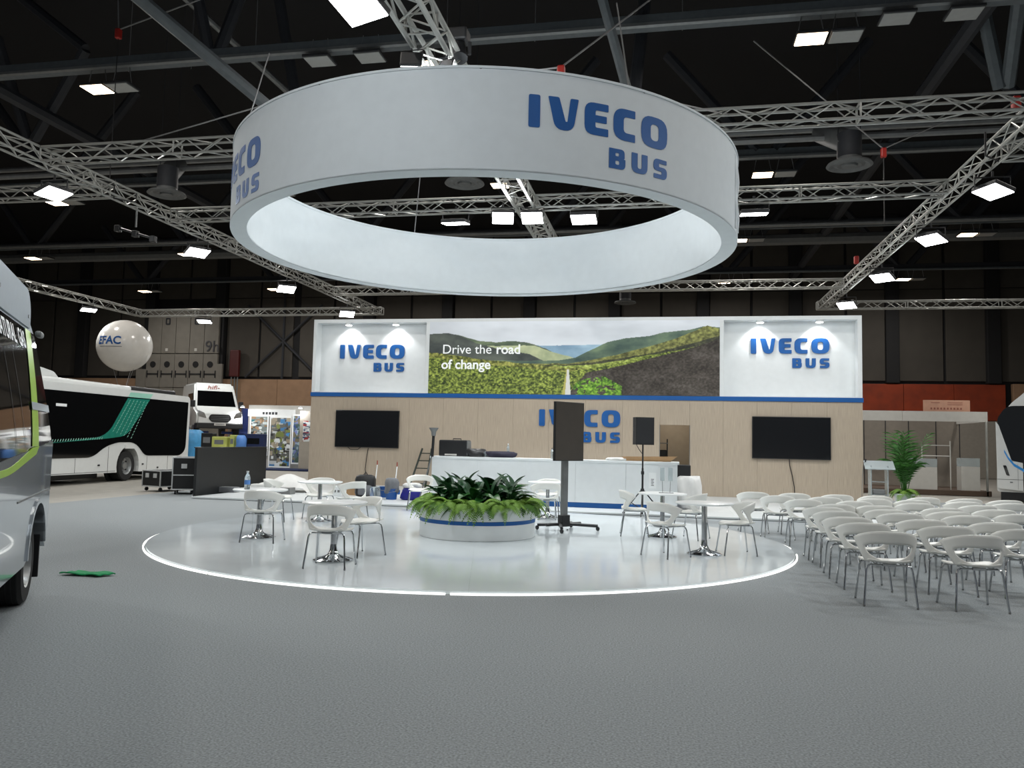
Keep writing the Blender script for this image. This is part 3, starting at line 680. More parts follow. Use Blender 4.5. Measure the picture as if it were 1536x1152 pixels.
table(-6.16, 13.66, 'round white table farthest back on the left of the deck')
table(.53, 11.66, 'round white table with bare top, front right of the deck')
table(-.06, 13.6, 'round white table with clear display stands, behind the front right table')
table(-2.35, 16.1, 'round white table mostly hidden behind the planter')
DZ = .038
G2 = 'chairs at the round tables'
chair(-5.72, 10.78, .12, DZ, 'white chair with its back to the viewer at the table with the bottle', G2)
chair(-6.9, 13.5, -1.45, DZ, 'white chair facing right at the far left table', G2)
chair(-3.88, 8.96, .1, DZ, 'shaded greyish chair with its back to the viewer at the nearest table', G2)
chair(-3.92, 10.0, PI - .55, DZ, 'white chair on the far side of the nearest table', G2)
chair(-6.45, 14.3, PI + .1, DZ, 'white chair facing the viewer behind the far left table', G2)
chair(-5.6, 13.75, 1.0, DZ, 'white chair right of the far left table', G2)
chair(-5.25, 16.75, PI + .25, DZ, 'white chair behind the planter at its left', G2)
chair(-2.3, 15.45, .3, DZ, 'white chair with its back to the viewer, right behind the planter', G2)
chair(-2.45, 16.75, PI - .1, DZ, 'white chair facing the viewer in front of the counter, right of the planter', G2)
chair(.0, 11.27, -.75, DZ, 'white chair turned away at the left of the front right table', G2)
chair(.98, 11.86, 1.75, DZ, 'white chair facing left at the right of the front right table', G2)
chair(-.52, 13.66, -1.5, DZ, 'white chair facing right at the table with display stands', G2)
chair(.4, 13.52, 1.15, DZ, 'white chair facing away at the right of the table with display stands', G2)
ordn = ['first', 'second', 'third', 'fourth', 'fifth', 'sixth', 'seventh', 'eighth', 'ninth']
block = [(8.56, (2.17, 2.98)), (9.48, (2.17, 3.02, 3.78)), (10.25, (2.16, 3.0, 3.8)), (11.14, (2.2, 3.0, 3.81)), (11.78, (2.18, 2.99, 3.79, 4.64)),
         (12.5, (2.46, 3.03, 3.93, 4.63)), (13.4, (2.15, 2.92, 3.82, 4.71)), (14.22, (1.86, 2.63, 3.41, 4.0, 4.77, 5.46)), (15.1, (1.55, 2.26, 2.99, 3.64, 4.43, 5.1, 5.73))]
for r, (v, us) in enumerate(block):
    for k, u in enumerate(us):
        chair(u + .02, v + .25 + random.uniform(-.03, .03), random.uniform(-.05, .05) + (.12 if (r, k) == (0, 1) else 0), 0,
              f'white audience chair, {ordn[k]} from left in the {ordn[r]} row counted from the viewer', 'audience chairs in rows')

# ================================================================== planter
pl = thing('round_planter', 'round white planter with a blue band in the middle of the deck', 'planter', (-3.0, 12.74, .038))
MB().lathe([(.9, 0), (.93, .004), (.93, .235)], 72).build('lower_drum', m_white, pl, True, False)
MB().lathe([(.932, .235), (.936, .24), (.936, .29), (.932, .295)], 72).build('blue_band', m_blue, pl, True, False)
MB().lathe([(.93, .295), (.93, .5), (.9, .51), (.87, .5), (.87, .42)], 72).build('upper_drum', m_white, pl, True, False)
MB().lathe([(0, .44), (.4, .46), (.88, .43)], 40).build('soil', m_soil, pl, True, False)
def frond_mesh(L, droop, m, pairs=15, pw=.085, lift=.55):
    mb = MB(); pts = []
    for i in range(pairs + 2):
        t = i / (pairs + 1); pts.append(Vector((0, L * t * (1 - .25 * t * droop), L * (lift * t - (lift + droop * .55) * t * t))))
    mb.tube(pts, [.005 * (1 - .8 * i / len(pts)) for i in range(len(pts))], 4)
    for i in range(1, pairs + 1):
        t = i / (pairs + 1); p = pts[i]; d = (pts[i + 1] - pts[i - 1]).normalized(); w = pw * math.sin(PI * min(1, .18 + t * .85)) ** .8 + .01
        hw = L / pairs * .48
        for s in (-1, 1):
            tip = p + Vector((s * w, 0, -.012 - w * .25)) + d * w * .35
            mb.add([p - d * hw * .8, p + d * hw * .8, (p + tip) / 2 + d * hw + Vector((0, 0, .008)), tip, (p + tip) / 2 - d * hw * .7 + Vector((0, 0, .008))], [(0, 1, 2, 3, 4)])
    return mb.mesh('frond', m, False, False)
FR = [frond_mesh(.46, .45, m_fern, 16, .1, .85), frond_mesh(.42, .7, m_fernd, 16, .1, .7), frond_mesh(.48, .3, m_fern, 16, .095, 1.0), frond_mesh(.44, 1.25, m_fern, 16, .09, .6)]
nf = 20
FSEQ = (0, 1, 2, 0, 3, 1, 3)
ordf = 'first second third fourth fifth sixth seventh eighth ninth tenth eleventh twelfth thirteenth fourteenth fifteenth sixteenth seventeenth eighteenth nineteenth twentieth'.split()
for i in range(nf):
    t = -PI / 2 + 2 * PI * i / nf
    ang = round(math.degrees(t + PI / 2)) % 360
    side = 'front' if ang < 60 or ang > 300 else ('right side' if ang < 130 else ('back' if ang < 230 else 'left side'))
    f = thing('fern', f'green rim fern, {ordf[i]} counterclockwise from the planter front', 'fern', (-3.0 + .8 * math.cos(t), 12.74 + .8 * math.sin(t), .5), t - PI / 2, 'ferns around the planter rim')
    for k in range(19):
        a = (k - 9) / 9 * 2.1 + random.uniform(-.12, .12); s = random.uniform(.7, 1.0)
        inst('frond', FR[FSEQ[random.randrange(7)]], f, (random.uniform(-.05, .05), random.uniform(-.05, .05), random.uniform(0, .05)), (random.uniform(-.1, .35), random.uniform(-.2, .2), a), (s, s, s))
def leaf_mesh(L, w, arch, m):
    mb = MB(); n = 8; vs = []; fs = []
    base = .35
    for i in range(n + 1):
        t = i / n; y = L * (base + t * .75); z = L * (.8 * (base + t) - arch * (base + t) ** 2); hw = w * math.sin(PI * min(1, t * .93 + .04)) ** .75 * (1 - .35 * t)
        vs += [(-hw, y, z + hw * .35), (0, y, z), (hw, y, z + hw * .35)]
    for i in range(n):
        a = i * 3; fs += [(a, a + 1, a + 4, a + 3), (a + 1, a + 2, a + 5, a + 4)]
    mb.add(vs, fs); mb.tube([(0, 0, 0), (0, L * .2, L * .2), vs[1]], .005, 4)
    return mb.mesh('leaf', m, True, False)
LF = [leaf_mesh(.44, .085, .5, m_lily), leaf_mesh(.40, .09, .6, m_lily2), leaf_mesh(.46, .075, .4, m_lily), leaf_mesh(.42, .085, .75, m_lily2)]
lp = [(-.5, -.1), (-.28, .22), (-.25, -.3), (0, -.42), (.02, .02), (.1, .4), (.28, -.3), (.32, .12), (.55, -.1), (.48, .32), (-.52, .28), (-.1, -.15)]
for i, (x, y) in enumerate(lp):
    w = 'front' if y < -.12 else ('back' if y > .15 else 'middle')
    f = thing('peace_lily', f'dark broad-leaved plant, {ordf[sum(1 for q in lp if q[0] < x)]} from the left in the planter', 'plant', (-3.0 + x, 12.74 + y, .48), random.random() * 6, 'dark leafy plants in the planter')
    for k in range(17):
        a = k * 2.399 + random.uniform(-.2, .2); s = random.uniform(.72, 1.0) * (1.12 + .12 * (1 - abs(x)))
        inst('leaf', LF[random.randrange(4)], f, (0, 0, 0), (random.uniform(0, .7) if k % 4 else .9, random.uniform(-.35, .35), a), (s, s, s))

# ================================================================== stand equipment
def tv(u, label, u1, z0, z1):
    t = thing('wall_television', label, 'television', ((u + u1) / 2, WY - .005, (z0 + z1) / 2), 0, 'wall televisions')
    w = (u1 - u) / 2; hh = (z1 - z0) / 2
    MB().rbox(-w, w, -.07, -.015, -hh, hh, .008).build('tv_case', m_black, t); MB().rbox(-w + .02, w - .02, -.074, -.068, -hh + .025, hh - .02, .002).build('tv_screen', m_screen, t)
    MB().box(-.4, .4, -.02, 0, -.3, .3).build('wall_mount', m_black, t)
    return t
tA = tv(-10.72, 'black television on the wood wall under the left logo niche', -8.53, 1.26, 2.475)
MB().tube([(.06, -.03, -.62), (.02, -.03, -.9), (-.02, -.03, -1.3), (.04, -.03, -1.75)], .012, 6).tube([(-.65, -.04, -.6), (-.55, -.04, -.68), (-.3, -.04, -.68), (-.2, -.04, -.6)], .01, 6).build('power_cable', m_cable, tA)
tB = tv(2.5, 'black television on the wood wall under the right logo niche', 4.72, 1.22, 2.47)
MB().tube([(-.05, -.03, -.62), (-.04, -.03, -.8), (.03, -.03, -1.1), (.09, -.03, -1.45), (.1, -.03, -1.75)], .012, 6).build('power_cable', m_cable, tB)

st = thing('rolling_screen_stand', 'portrait screen on a tall black rolling stand right of the planter', 'screen stand', (-1.68, 13.95, .038), .86)
MB().rbox(-.06, .06, .06, .13, .1, 1.75, .01).build('post', m_alud, st)
MB().rbox(-.09, .09, .03, .16, .06, .26, .01).build('post_foot', m_black, st)
for sx in (-1, 1):
    lg = MB().tube([(sx * .08, .1, .1), (sx * .42, -.32, .085)], .028, 6).build('base_leg', m_black, st); lg2 = MB().tube([(sx * .08, .1, .1), (sx * .4, .34, .085)], .028, 6).build('base_leg', m_black, st)
    for y, l_ in ((-.32, lg), (.34, lg2)):
        x = sx * (.42 if y < 0 else .4)
        cw = MB().lathe([(.0, -.015), (.034, -.015), (.038, -.008), (.038, .008), (.034, .015), (0, .015)], 16).build('castor', m_black, l_, True); cw.matrix_local = Matrix.Translation((x, y, .039)) @ Matrix.Rotation(PI / 2, 4, 'Y')
        MB().lathe([(0, -.02), (.016, -.02), (.016, .02), (0, .02)], 12).build('hub', m_chrome, l_).matrix_local = cw.matrix_local.copy()
MB().tube([(-.4, .1, .1), (.4, .1, .1)], .025, 6).build('base_bar', m_black, st)
MB().rbox(-.34, .34, -.02, .035, 1.2, 2.23, .008).build('screen_case', m_black, st)
MB().rbox(-.325, .325, -.024, -.018, 1.215, 2.215, .002).build('screen_face', m_screenb, st)
MB().rbox(-.2, .2, .03, .08, 1.4, 2.0, .01).build('mount_plate', m_black, st)

sp = thing('speaker_stand', 'black tripod loudspeaker stand in front of the counter', 'speaker stand', (-.5, 17.42, .05))
MB().tube([(0, 0, .02), (0, 0, 1.0)], .022, 10).tube([(0, 0, .95), (0, 0, 1.55)], .017, 10).build('pole', m_black, sp, True)
MB().lathe([(.022, .86), (.034, .87), (.034, .93), (.022, .94)], 12).build('collar', m_black, sp, True); MB().lathe([(.022, .48), (.04, .49), (.04, .56), (.022, .57)], 12).build('leg_hub', m_black, sp, True)
for k in range(3):
    a = k * 2.094 + .5; c_, s_ = math.cos(a), math.sin(a)
    MB().tube([(.03 * c_, .03 * s_, .53), (.5 * c_, .5 * s_, .012)], .014, 6).build('leg', m_black, sp); MB().tube([(.02 * c_, .02 * s_, .12), (.28 * c_, .28 * s_, .25)], .01, 6).build('brace', m_black, sp)
ls = thing('loudspeaker', 'black loudspeaker box on the tripod stand', 'loudspeaker', (-.51, 17.42, 1.55), .35)
MB().prism(rpoly([(-.2, -.19, .02), (.2, -.19, .02), (.22, .0, .02), (.11, .2, .02), (-.11, .2, .02), (-.22, .0, .02)]), .0, .585, ax='xy').build('cabinet', m_black, ls)
MB().rbox(-.185, .185, -.198, -.188, .02, .565, .004).build('grille', mat('speaker_grille', (30, 31, 34), .6, scale=120, var=.3), ls)
for z in (.2, .24): MB().box(-.215, -.19, -.06, .0, z + .1, z + .125).build('input_jack', m_grey, ls)
MB().tube([(-.1, .1, .0), (-.05, .08, -.1), (0.01, .02, -.2), (.015, 0, -.35)], .008, 5).build('cable', m_cable, ls)

ct = thing('service_counter', 'long white service counter with a blue plinth before the wood wall', 'counter', (0, 18.85, .05))
for k in range(5):
    a = -5.62 + k * 1.174; MB().rbox(a + .001, a + 1.173, 0, .6, .12, 1.06, .003).build('front_panel', m_white, ct)
MB().box(-5.58, .2, .03, .57, 0, .12).build('plinth', m_blue, ct)
MB().rbox(-5.66, .29, -.04, .66, 1.06, 1.115, .004).build('worktop', m_white, ct)
MB().box(-.42, -.41, -.003, 0, .62, .92).build('sign_edge', m_white, ct)
lb = MB().box(-.40, -.23, -.004, 0, .5, .86).build('paper_label', m_wtext, ct)
inst('label_text', text_mesh('SE ALQUILA', .055, m_ink, .001), ct, (-.3, -.006, .54), (PI / 2, -PI / 2, 0)) if False else None
for k in range(5): MB().box(-.345, -.28 - .012 * (k % 2), -.006, -.004, .56 + k * .035, .575 + k * .035).build('print_line', m_ink, lb)
CT = .05 + 1.115
cs = thing('equipment_case', 'large black equipment case on the left end of the counter', 'case', (-5.14, 19.2, CT))
MB().rbox(-.36, .36, -.2, .2, .0, .4, .03).build('case_body', m_black, cs); MB().rbox(.3, .37, -.19, .19, .02, .38, .02).build('case_end', m_grey, cs)
MB().tube([(-.05, -.0, .4), (-.05, 0, .43), (.15, 0, .43), (.15, 0, .4)], .012, 6).build('case_handle', m_black, cs); MB().box(-.2, .1, -.21, -.2, .02, .06).build('case_label', m_boothw, cs)
hl = thing('halogen_lamp', 'grey cone work lamp on a leaning grey pole at the counter end', 'lamp', (-5.55, 18.7, .05))
MB().lathe([(.0, 1.6), (.05, 1.6), (.06, 1.7), (.11, 1.78), (.12, 1.8), (.0, 1.8)], 18).build('lamp_head', m_grey, hl, True); MB().tube([(-.3, -.06, .05), (-.02, 0, 1.15)], .016, 6).build('pole', m_alud, hl); MB().tube([(-.02, 0, 1.1), (0, 0, 1.62)], .035, 8).build('grip', m_black, hl)
MB().lathe([(0, 0), (.12, 0), (.12, .02), (0, .05)], 16, (-.3, -.06, 0)).build('foot', m_black, hl)
def lump(name, label, cat, loc, size, m, seed=0, rz=0., sub=3, amp=.25):
    bm = bmesh.new(); bmesh.ops.create_icosphere(bm, subdivisions=sub, radius=1); r = random.Random(seed); ph = [[r.uniform(0, 6) for _ in range(3)] for _ in range(4)]
    for v in bm.verts:
        n = sum(math.sin(v.co.x * (2 + k) + p[0]) * math.sin(v.co.y * (2.5 + k) + p[1]) * math.sin(v.co.z * (2 + k) + p[2]) for k, p in enumerate(ph)) / 2
        v.co *= (1 + amp * n) * (1 + .16 * abs(math.sin(v.co.x * 5 + ph[0][0] + 2 * math.sin(v.co.z * 3 + ph[1][1])))) / max(.82, abs(v.co.z) ** .25 if v.co.z > 0 else .82); v.co.z = min(max(v.co.z, -.55), .78) + .55
        v.co = Vector((v.co.x * size[0], v.co.y * size[1], v.co.z * size[2] / 1.33))
    me = bpy.data.meshes.new(name); bm.to_mesh(me); bm.free(); me.materials.append(m); me.polygons.foreach_set('use_smooth', [True] * len(me.polygons))
    o = inst(name, me, None, loc, (0, 0, rz))
    return tag(o, label, cat) if label else o
lump('black_bag', 'small crumpled black bag beside the case on the counter', 'bag', (-4.6, 19.15, CT), (.2, .15, .2), m_black, 3)
lump('white_bag', 'small white plastic bag on the counter beside the black bag', 'bag', (-4.32, 19.2, CT), (.13, .12, .14), m_clear, 5)
lump('folded_jacket', 'dark purple-blue folded jacket on the counter', 'jacket', (-3.98, 19.15, CT), (.27, .18, .15), mat('dark_purple_cloth', (30, 28, 46), .8), 8)
def bottle(u, v, z, hgt, label, cap=m_white, m=m_clear, lab=m_labelb, rr=.034):
    t = thing('bottle', label, 'bottle', (u, v, z), 0, 'drink bottles'); k = hgt / .3; q = rr / .034
    MB().lathe([(0, 0), (.032 * q, 0), (.034 * q, .02 * k), (.034 * q, .18 * k), (.03 * q, .22 * k), (.014 * q, .26 * k), (.014 * q, .28 * k)], 16).build('bottle_body', m, t, True)
    MB().lathe([(.015 * q, .278 * k), (.016 * q, .3 * k), (0, .3 * k)], 12).build('cap', cap, t, True)
    if lab: MB().lathe([(.0345 * q, .08 * k), (.0345 * q, .15 * k)], 16).build('label_band', lab, t, True, False)
bottle(-6.12, 11.0, .76, .27, 'water bottle with a blue label standing on the left round table', rr=.042)
bottle(-3.78, 19.1, CT, .34, 'clear bottle standing beside the folded jacket on the counter', lab=None)
bottle(-2.7, 19.1, CT, .26, 'clear bottle with a dark cap, on the counter left of the rolling screen', m_black, lab=None)
bottle(-2.52, 19.1, CT, .18, 'small clear bottle next to the dark-capped bottle on the counter', lab=None)
cb = thing('cardboard_tray', 'flat open cardboard tray on the right end of the counter', 'box', (-.35, 19.2, CT))
MB().rbox(-.6, .45, -.18, .18, .0, .02, .004).build('tray_floor', m_card, cb); MB().add([(-.6, -.18, .02), (.45, -.18, .02), (.6, -.22, .13), (-.68, -.22, .1), (-.6, -.17, .02), (.45, -.17, .02), (.6, -.21, .13), (-.68, -.21, .1)], [(0, 1, 2, 3), (4, 7, 6, 5), (0, 4, 5, 1), (2, 6, 7, 3), (1, 5, 6, 2), (0, 3, 7, 4)]).build('tray_flap', m_card, cb)
MB().rbox(-.6, .45, .18, .19, .0, .1, .003).build('tray_side', m_card, cb)
lump('white_paper', 'crumpled white paper on the counter left of the tray', 'paper', (-1.15, 19.15, CT), (.2, .14, .07), m_sheet, 11)
ch_ = thing('covered_stool', 'chair-high stack under a milky plastic cover behind the counter end', 'covered stack', (.45, 19.7, .05))
lump('plastic_cover', None, None, (0, 0, .0), (.26, .25, .78), m_coverp, 21).parent = ch_
MB().rbox(-.22, .12, -.1, .2, .5, 1.04, .02).build('dark_panel', m_black, ch_)
sr = thing('store_shelf', 'dark shelf unit inside the store room doorway', 'shelf', (-.4, 26.3, .05))
for z in (.5, 1.1, 1.55): MB().rbox(-.35, .45, -.15, .2, z, z + .03, .004).build('shelf_board', m_grey, sr)
for x in (-.33, .42): MB().box(x - .02, x + .02, -.13, .18, 0, 1.7).build('shelf_post', m_black, sr)
MB().rbox(.0, .4, -.1, .1, 1.13, 1.35, .02).build('carton', m_black, sr)

ld = thing('step_ladder', 'dark green ladder leaning on the wood wall', 'ladder', (-7.55, 23.9, .05)); 
for x in (-.26, .26): MB().tube([(x, -.1, 0), (x * .6, .84, 1.22)], .03, 6).build('ladder_rail', m_dgreen, ld)
for k in range(5):
    q = .12 + k * .19; w = .26 * (1 - .4 * q); MB().rbox(-w, w, -.1 + .94 * q - .03, -.1 + .94 * q + .03, 1.22 * q - .015, 1.22 * q + .015, .005).build('rung', m_dgreen, ld)
for i, (u, v, z, lab) in enumerate(((-7.95, 21.2, .9, 'left of the two white broom poles standing by the buckets'), (-7.3, 21.0, .87, 'right of the two white broom poles standing by the buckets'))):
    b = thing('broom', lab, 'broom', (u, v, .05)); MB().tube([(0, 0, .1), (.02, .1, z - .12)], .014, 6).build('pole', m_white, b); MB().tube([(.02, .1, z - .12), (.021, .1, z)], .016, 6).build('grip', m_redink, b)
    MB().rbox(-.16, .16, -.03, .03, 0, .12, .015).build('brush_head', m_blueb, b)
bp = thing('backpack', 'black backpack leaning on the platform edge by the cardboard box', 'backpack', (-7.6, 19.6, .05), .3); bp.scale = (1.2, 1.2, 1.15)
MB().rbox(-.22, .22, -.13, .13, 0, .5, .1).build('pack_body', m_black, bp, True); MB().rbox(-.15, .15, -.18, -.1, .05, .28, .05).build('front_pocket', m_bag, bp, True); MB().tube([(-.05, 0, .48), (0, 0, .56), (.05, 0, .48)], .012, 6).build('strap', m_black, bp)
cbx = thing('carton', 'small brown carton behind the black backpack', 'box', (-8.1, 20.2, .05)); MB().rbox(-.2, .2, -.15, .15, 0, .32, .005).build('carton_body', m_card, cbx); MB().box(-.2, .2, -.02, .02, .32, .323).build('tape', m_boothw, cbx)
for i, (u, v, m, lab) in enumerate(((-6.75, 19.2, m_blueb, 'blue bucket on the platform, nearest the backpack'), (-7.15, 19.8, m_blueb, 'blue bucket behind the other, with a bag in it'))):
    b = thing('bucket', lab, 'bucket', (u, v, .05)); MB().lathe([(0, .0), (.13, 0), (.16, .26), (.168, .27), (.15, .265), (.125, .02), (0, .02)], 24).build('bucket_body', m, b, True); MB().tube([(-.16, 0, .25), (-.14, -.1, .2), (0, -.16, .18), (.14, -.1, .2), (.16, 0, .25)], .006, 5).build('handle', m_wire, b)
lump('grey_bag', 'grey cloth bag stuffed in the front bucket', 'bag', (-6.75, 19.2, .2), (.13, .13, .38), m_bag, 31)
lump('blue_sack', 'deep blue plastic sack beside the buckets', 'bag', (-6.25, 19.3, .05), (.2, .18, .3), m_blued, 33); lump('clear_sack', 'pale clear plastic bag beside the backpack', 'bag', (-7.2, 19.25, .05), (.1, .14, .3), m_clear, 35)
lump('white_cloth', 'white crumpled cloth on top of the blue sack', 'cloth', (-6.25, 19.3, .35), (.16, .14, .12), m_sheet, 36)
so = thing('socket_box', 'small white floor socket box before the wood wall', 'socket', (-8.35, 19.6, .05)); MB().rbox(-.12, .12, -.06, .06, 0, .26, .01).build('socket_case', m_white, so)
for x in (-.05, .05): MB().box(x - .03, x + .03, -.065, -.06, .1, .16).build('socket', m_grey, so)
# sheets and cartons on the left end of the platform
sh_ = thing('folded_sheet', 'large crumpled white sheet on the left end of the platform', 'sheet', (-10.6, 20.6, .05), .2)
n = 20; vs = []; fs = []
for j in range(n + 1):
    for i in range(n + 1):
        x = -1.0 + 2.0 * i / n; y = -.55 + 1.1 * j / n
        z = .1 + .34 * math.exp(-((x - .45) ** 2 * 1.5 + y * y * 2.0)) + .05 * math.sin(5 * x + 2 * y) * math.cos(6 * y + x) ; z *= max(0.02, 1 - max(abs(x), abs(y) * 1.6) ** 6)
        vs.append((x, y, max(.004, z)))
for j in range(n):
    for i in range(n): a = j * (n + 1) + i; fs.append((a, a + 1, a + n + 2, a + n + 1))
MB().add(vs, fs).build('sheet_cloth', m_sheet, sh_, True, False)
for k, (x, y, w, hh, m) in enumerate(((-.9, -.9, .3, .14, m_bag), (.1, -.85, .25, .24, m_sheet), (.75, -.8, .2, .17, m_grey))):
    b = thing('carton', ('flat grey carton before the crumpled sheet', 'white carton before the crumpled sheet', 'small grey carton at the right of the crumpled sheet')[k], 'box', (-10.6 + x, 20.5 + y, .05)); MB().rbox(-w, w, -.15, .15, 0, hh, .01).build('carton_body', m, b); MB().box(-w, w, -.015, .015, hh, hh + .003).build('tape', m_boothw, b)

# things on the right round table
hs = thing('display_stand', 'clear acrylic menu stand with two thin rods on the back right table', 'display stand', (.0, 13.6, .76))
MB().rbox(-.12, .12, -.06, .06, 0, .008, .002).build('stand_base', m_acryl, hs)
for x in (-.06, .06): MB().tube([(x, 0, .005), (x * 1.1, 0, .2)], .004, 5).build('rod', m_wire, hs); MB().rbox(x * 1.1 - .035, x * 1.1 + .035, -.003, .003, .2, .42, .001).build('card_holder', m_acryl, hs)

# lectern, microphone, palm
le = thing('acrylic_lectern', 'clear acrylic lectern at the right end of the stand wall', 'lectern', (5.33, 22.0, .05))
for x in (-.2, .2): MB().rbox(x - .012, x + .012, -.15, .15, 0, 1.1, .003).build('side_panel', m_acryl, le)
MB().add([(-.36, -.22, 1.0), (.36, -.22, 1.0), (.42, .25, 1.2), (-.3, .25, 1.2), (-.36, -.22, 1.02), (.36, -.22, 1.02), (.42, .25, 1.22), (-.3, .25, 1.22)], [(0, 3, 2, 1), (4, 5, 6, 7), (0, 1, 5, 4), (1, 2, 6, 5), (2, 3, 7, 6), (3, 0, 4, 7)]).build('reading_top', m_acryl, le)
for z in (.35, .68): MB().rbox(-.19, .19, -.14, .14, z, z + .018, .003).build('shelf', m_acryl, le)
MB().rbox(-.15, .15, -.1, .1, .37, .5, .02).build('parcel', m_grey, le); MB().rbox(-.3, .3, -.2, .2, 0, .02, .004).build('foot_plate', m_acryl, le)
mi = thing('microphone_stand', 'thin bent microphone stand just left of the lectern', 'microphone stand', (4.92, 22.0, .05)); MB().tube([(0, 0, 0), (.03, 0, .8), (.06, 0, 1.15), (.1, 0, 1.2)], .008, 5).build('stand_rod', m_wire, mi); MB().tube([(.1, 0, 1.18), (.12, 0, 1.26)], .02, 8).build('mic_head', m_black, mi); MB().lathe([(0, 0), (.1, 0), (.1, .01), (0, .02)], 14).build('stand_foot', m_black, mi)
pa = thing('potted_palm', 'green potted palm with a white pot right of the lectern', 'palm', (6.25, 23.1, 0))
MB().lathe([(0, 0), (.2, 0), (.26, .4), (.24, .4), (.2, .34), (0, .34)], 28).build('pot', m_white, pa, True)
def palm_frond(L, droop, lift):
    mb = MB(); n = 16; pts = []
    for i in range(n + 1): t = i / n; pts.append(Vector((0, L * .62 * t * (1 + .2 * t), L * (lift * t - droop * t ** 3))))
    mb.tube(pts, [.012 * (1 - .8 * i / n) for i in range(n + 1)], 5)
    for i in range(5, n):
        p = pts[i]; d = (pts[i + 1] - pts[i - 1]).normalized(); l = L * .26 * math.sin(PI * (i - 3) / (n - 1)) + .06
        for s in (-1, 1):
            tip = p + Vector((s * l * .8, 0, -l * .35)) + d * l * .75; mid = (p + tip) / 2 + Vector((0, 0, .03))
            mb.add([p - d * .012, p + d * .012, mid + d * .018, tip, mid - d * .018], [(0, 1, 2, 3, 4)])
    return mb.mesh('frond', m_palm, False, False)
PF = [palm_frond(1.3, .3, 1.15), palm_frond(1.15, .45, 1.1), palm_frond(1.4, .15, 1.18)]
for k in range(30):
    s = random.uniform(.55, 1.08); inst('frond', PF[k % 3], pa, (random.uniform(-.06, .06), random.uniform(-.06, .06), .36), (random.uniform(.15, .6), 0, k * 2.4), (s * 1.25, s * .8, s))
for k in range(18):
    s = random.uniform(.9, 1.25); inst('fern_frond', FR[k % 4], pa, (0, 0, .4), (.1, 0, k * .35), (s, s, s))
# green cloth on carpet
gc = MB(); vs = []; fs = []; n = 14
for j in range(9):
    for i in range(n + 1):
        x = -.24 + .48 * i / n; y = -.09 + .18 * j / 8; z = .012 + .022 * abs(math.sin(6 * x + 3 * y)) * (1 - abs(x) / .26) + .012 * math.sin(40 * y + 9 * x) ** 2
        vs.append((x + .04 * math.sin(12 * y), y + .03 * math.sin(9 * x), z))
for j in range(8):
    for i in range(n): a = j * (n + 1) + i; fs.append((a, a + 1, a + n + 2, a + n + 1))
me = bpy.data.meshes.new('g'); me.from_pydata(vs, [], fs); me.materials.append(m_cloth)
o = inst('green_cloth', bake(me, .012, 0, 'green_cloth'), None, (-6.17, 7.78, .004), (0, 0, -.15)); tag(o, 'green cleaning cloth dropped on the carpet near the silver van', 'cloth')

# ================================================================== vehicles
def wheel(parent, x, y, z, r, w, m_r=m_rim, rimr=.6, side=-1, loc=None):
    """axle along y; side -1: outer face at -y"""
    wt = MB().lathe([(rimr * r, -w / 2), (r * .93, -w / 2), (r, -w / 2 + .03), (r, w / 2 - .03), (r * .93, w / 2), (rimr * r, w / 2), (rimr * r, -w / 2)], 48).build('tyre', m_tyre, parent, True)
    R = Matrix.Translation((x, y, z)) @ Matrix.Rotation(PI / 2 * (1 if side < 0 else -1), 4, 'X'); wt.matrix_local = R
    gm = MB()
    for k in range(-2, 3): gm.lathe([(r * 1.002, k * w * .18 - .004), (r * 1.002, k * w * .18 + .004)], 48)
    gm.build('tread_groove', m_black, wt, False, False)
    rim = MB().lathe([(rimr * r, w * .5), (rimr * r * .97, w * .46), (rimr * r * .86, w * .2), (rimr * r * .45, w * .14), (rimr * r * .4, w * .34), (0, w * .36)], 40).build('rim', m_r, parent, True, False); rim.matrix_local = R
    for k in range(8):
        a = k * PI / 4; MB().lathe([(0, w * .24), (rimr * r * .1, w * .24), (rimr * r * .1, w * .17)], 8, (rimr * r * .65 * math.cos(a), rimr * r * .65 * math.sin(a), 0)).build('rim_hole' if k % 2 else 'wheel_nut', m_black if k % 2 else m_rim, rim)
def arc(cx, cz, r, a0, a1, n=14): return [(cx + r * math.cos(a0 + (a1 - a0) * i / n), cz + r * math.sin(a0 + (a1 - a0) * i / n)) for i in range(n + 1)]

# --- white city bus with a teal ribbon, left
bus = thing('city_bus', 'white city bus with black side glass and a teal ribbon, left background', 'bus', (-17.02, 19.78, 0), math.atan2(6.78, -.64))
WC, WZ = 3.74, .49
body = [(-5.2, .34)] + [(-1.75, .33)] + arc(-2.4, WZ, .62, PI * 1.08, -.08 * PI)[::-1][::-1] if False else None
prof = rpoly([(-5.0, .34), (3.08, .29)]) + arc(WC, WZ, .64, PI * 1.1, -.1 * PI) + [(4.42, .28), (7.62, .28, )] 
prof = prof + rpoly([(7.66, .6), (7.64, 2.98, .22), (5.35, 2.98, .05), (-5.0, 2.93)])[0:]
MB().prism(prof, 0, 2.5).build('body', m_buswhite, bus)
gp = rpoly([(-4.9, .80), (1.8, .79, .3), (2.45, 1.13, .3), (3.1, 1.26, .2), (4.1, 1.26, .4), (4.7, .81, .2), (7.05, .78, .3), (7.42, .98, .3), (7.48, 2.76, .05), (-4.9, 2.71)])
MB().prism(gp, -.015, .02).build('side_glass', m_cglass, bus)
tp = rpoly([(-4.9, 1.02), (2.5, 1.37, .5), (3.5, 1.47, .6), (3.95, 1.85, .5), (4.82, 2.72), (3.5, 2.70), (2.62, 1.62, .6), (2.15, 1.42, .5), (-.2, 1.22), (-4.9, 1.12)])
tl = MB().prism(tp, -.02, -.014).build('teal_ribbon', m_teal, bus)
MB().prism([(3.52, 2.72), (4.84, 2.74), (5.02, 2.92), (3.66, 2.9)], -.006, 0).build('pale_ribbon', m_tealp, bus)
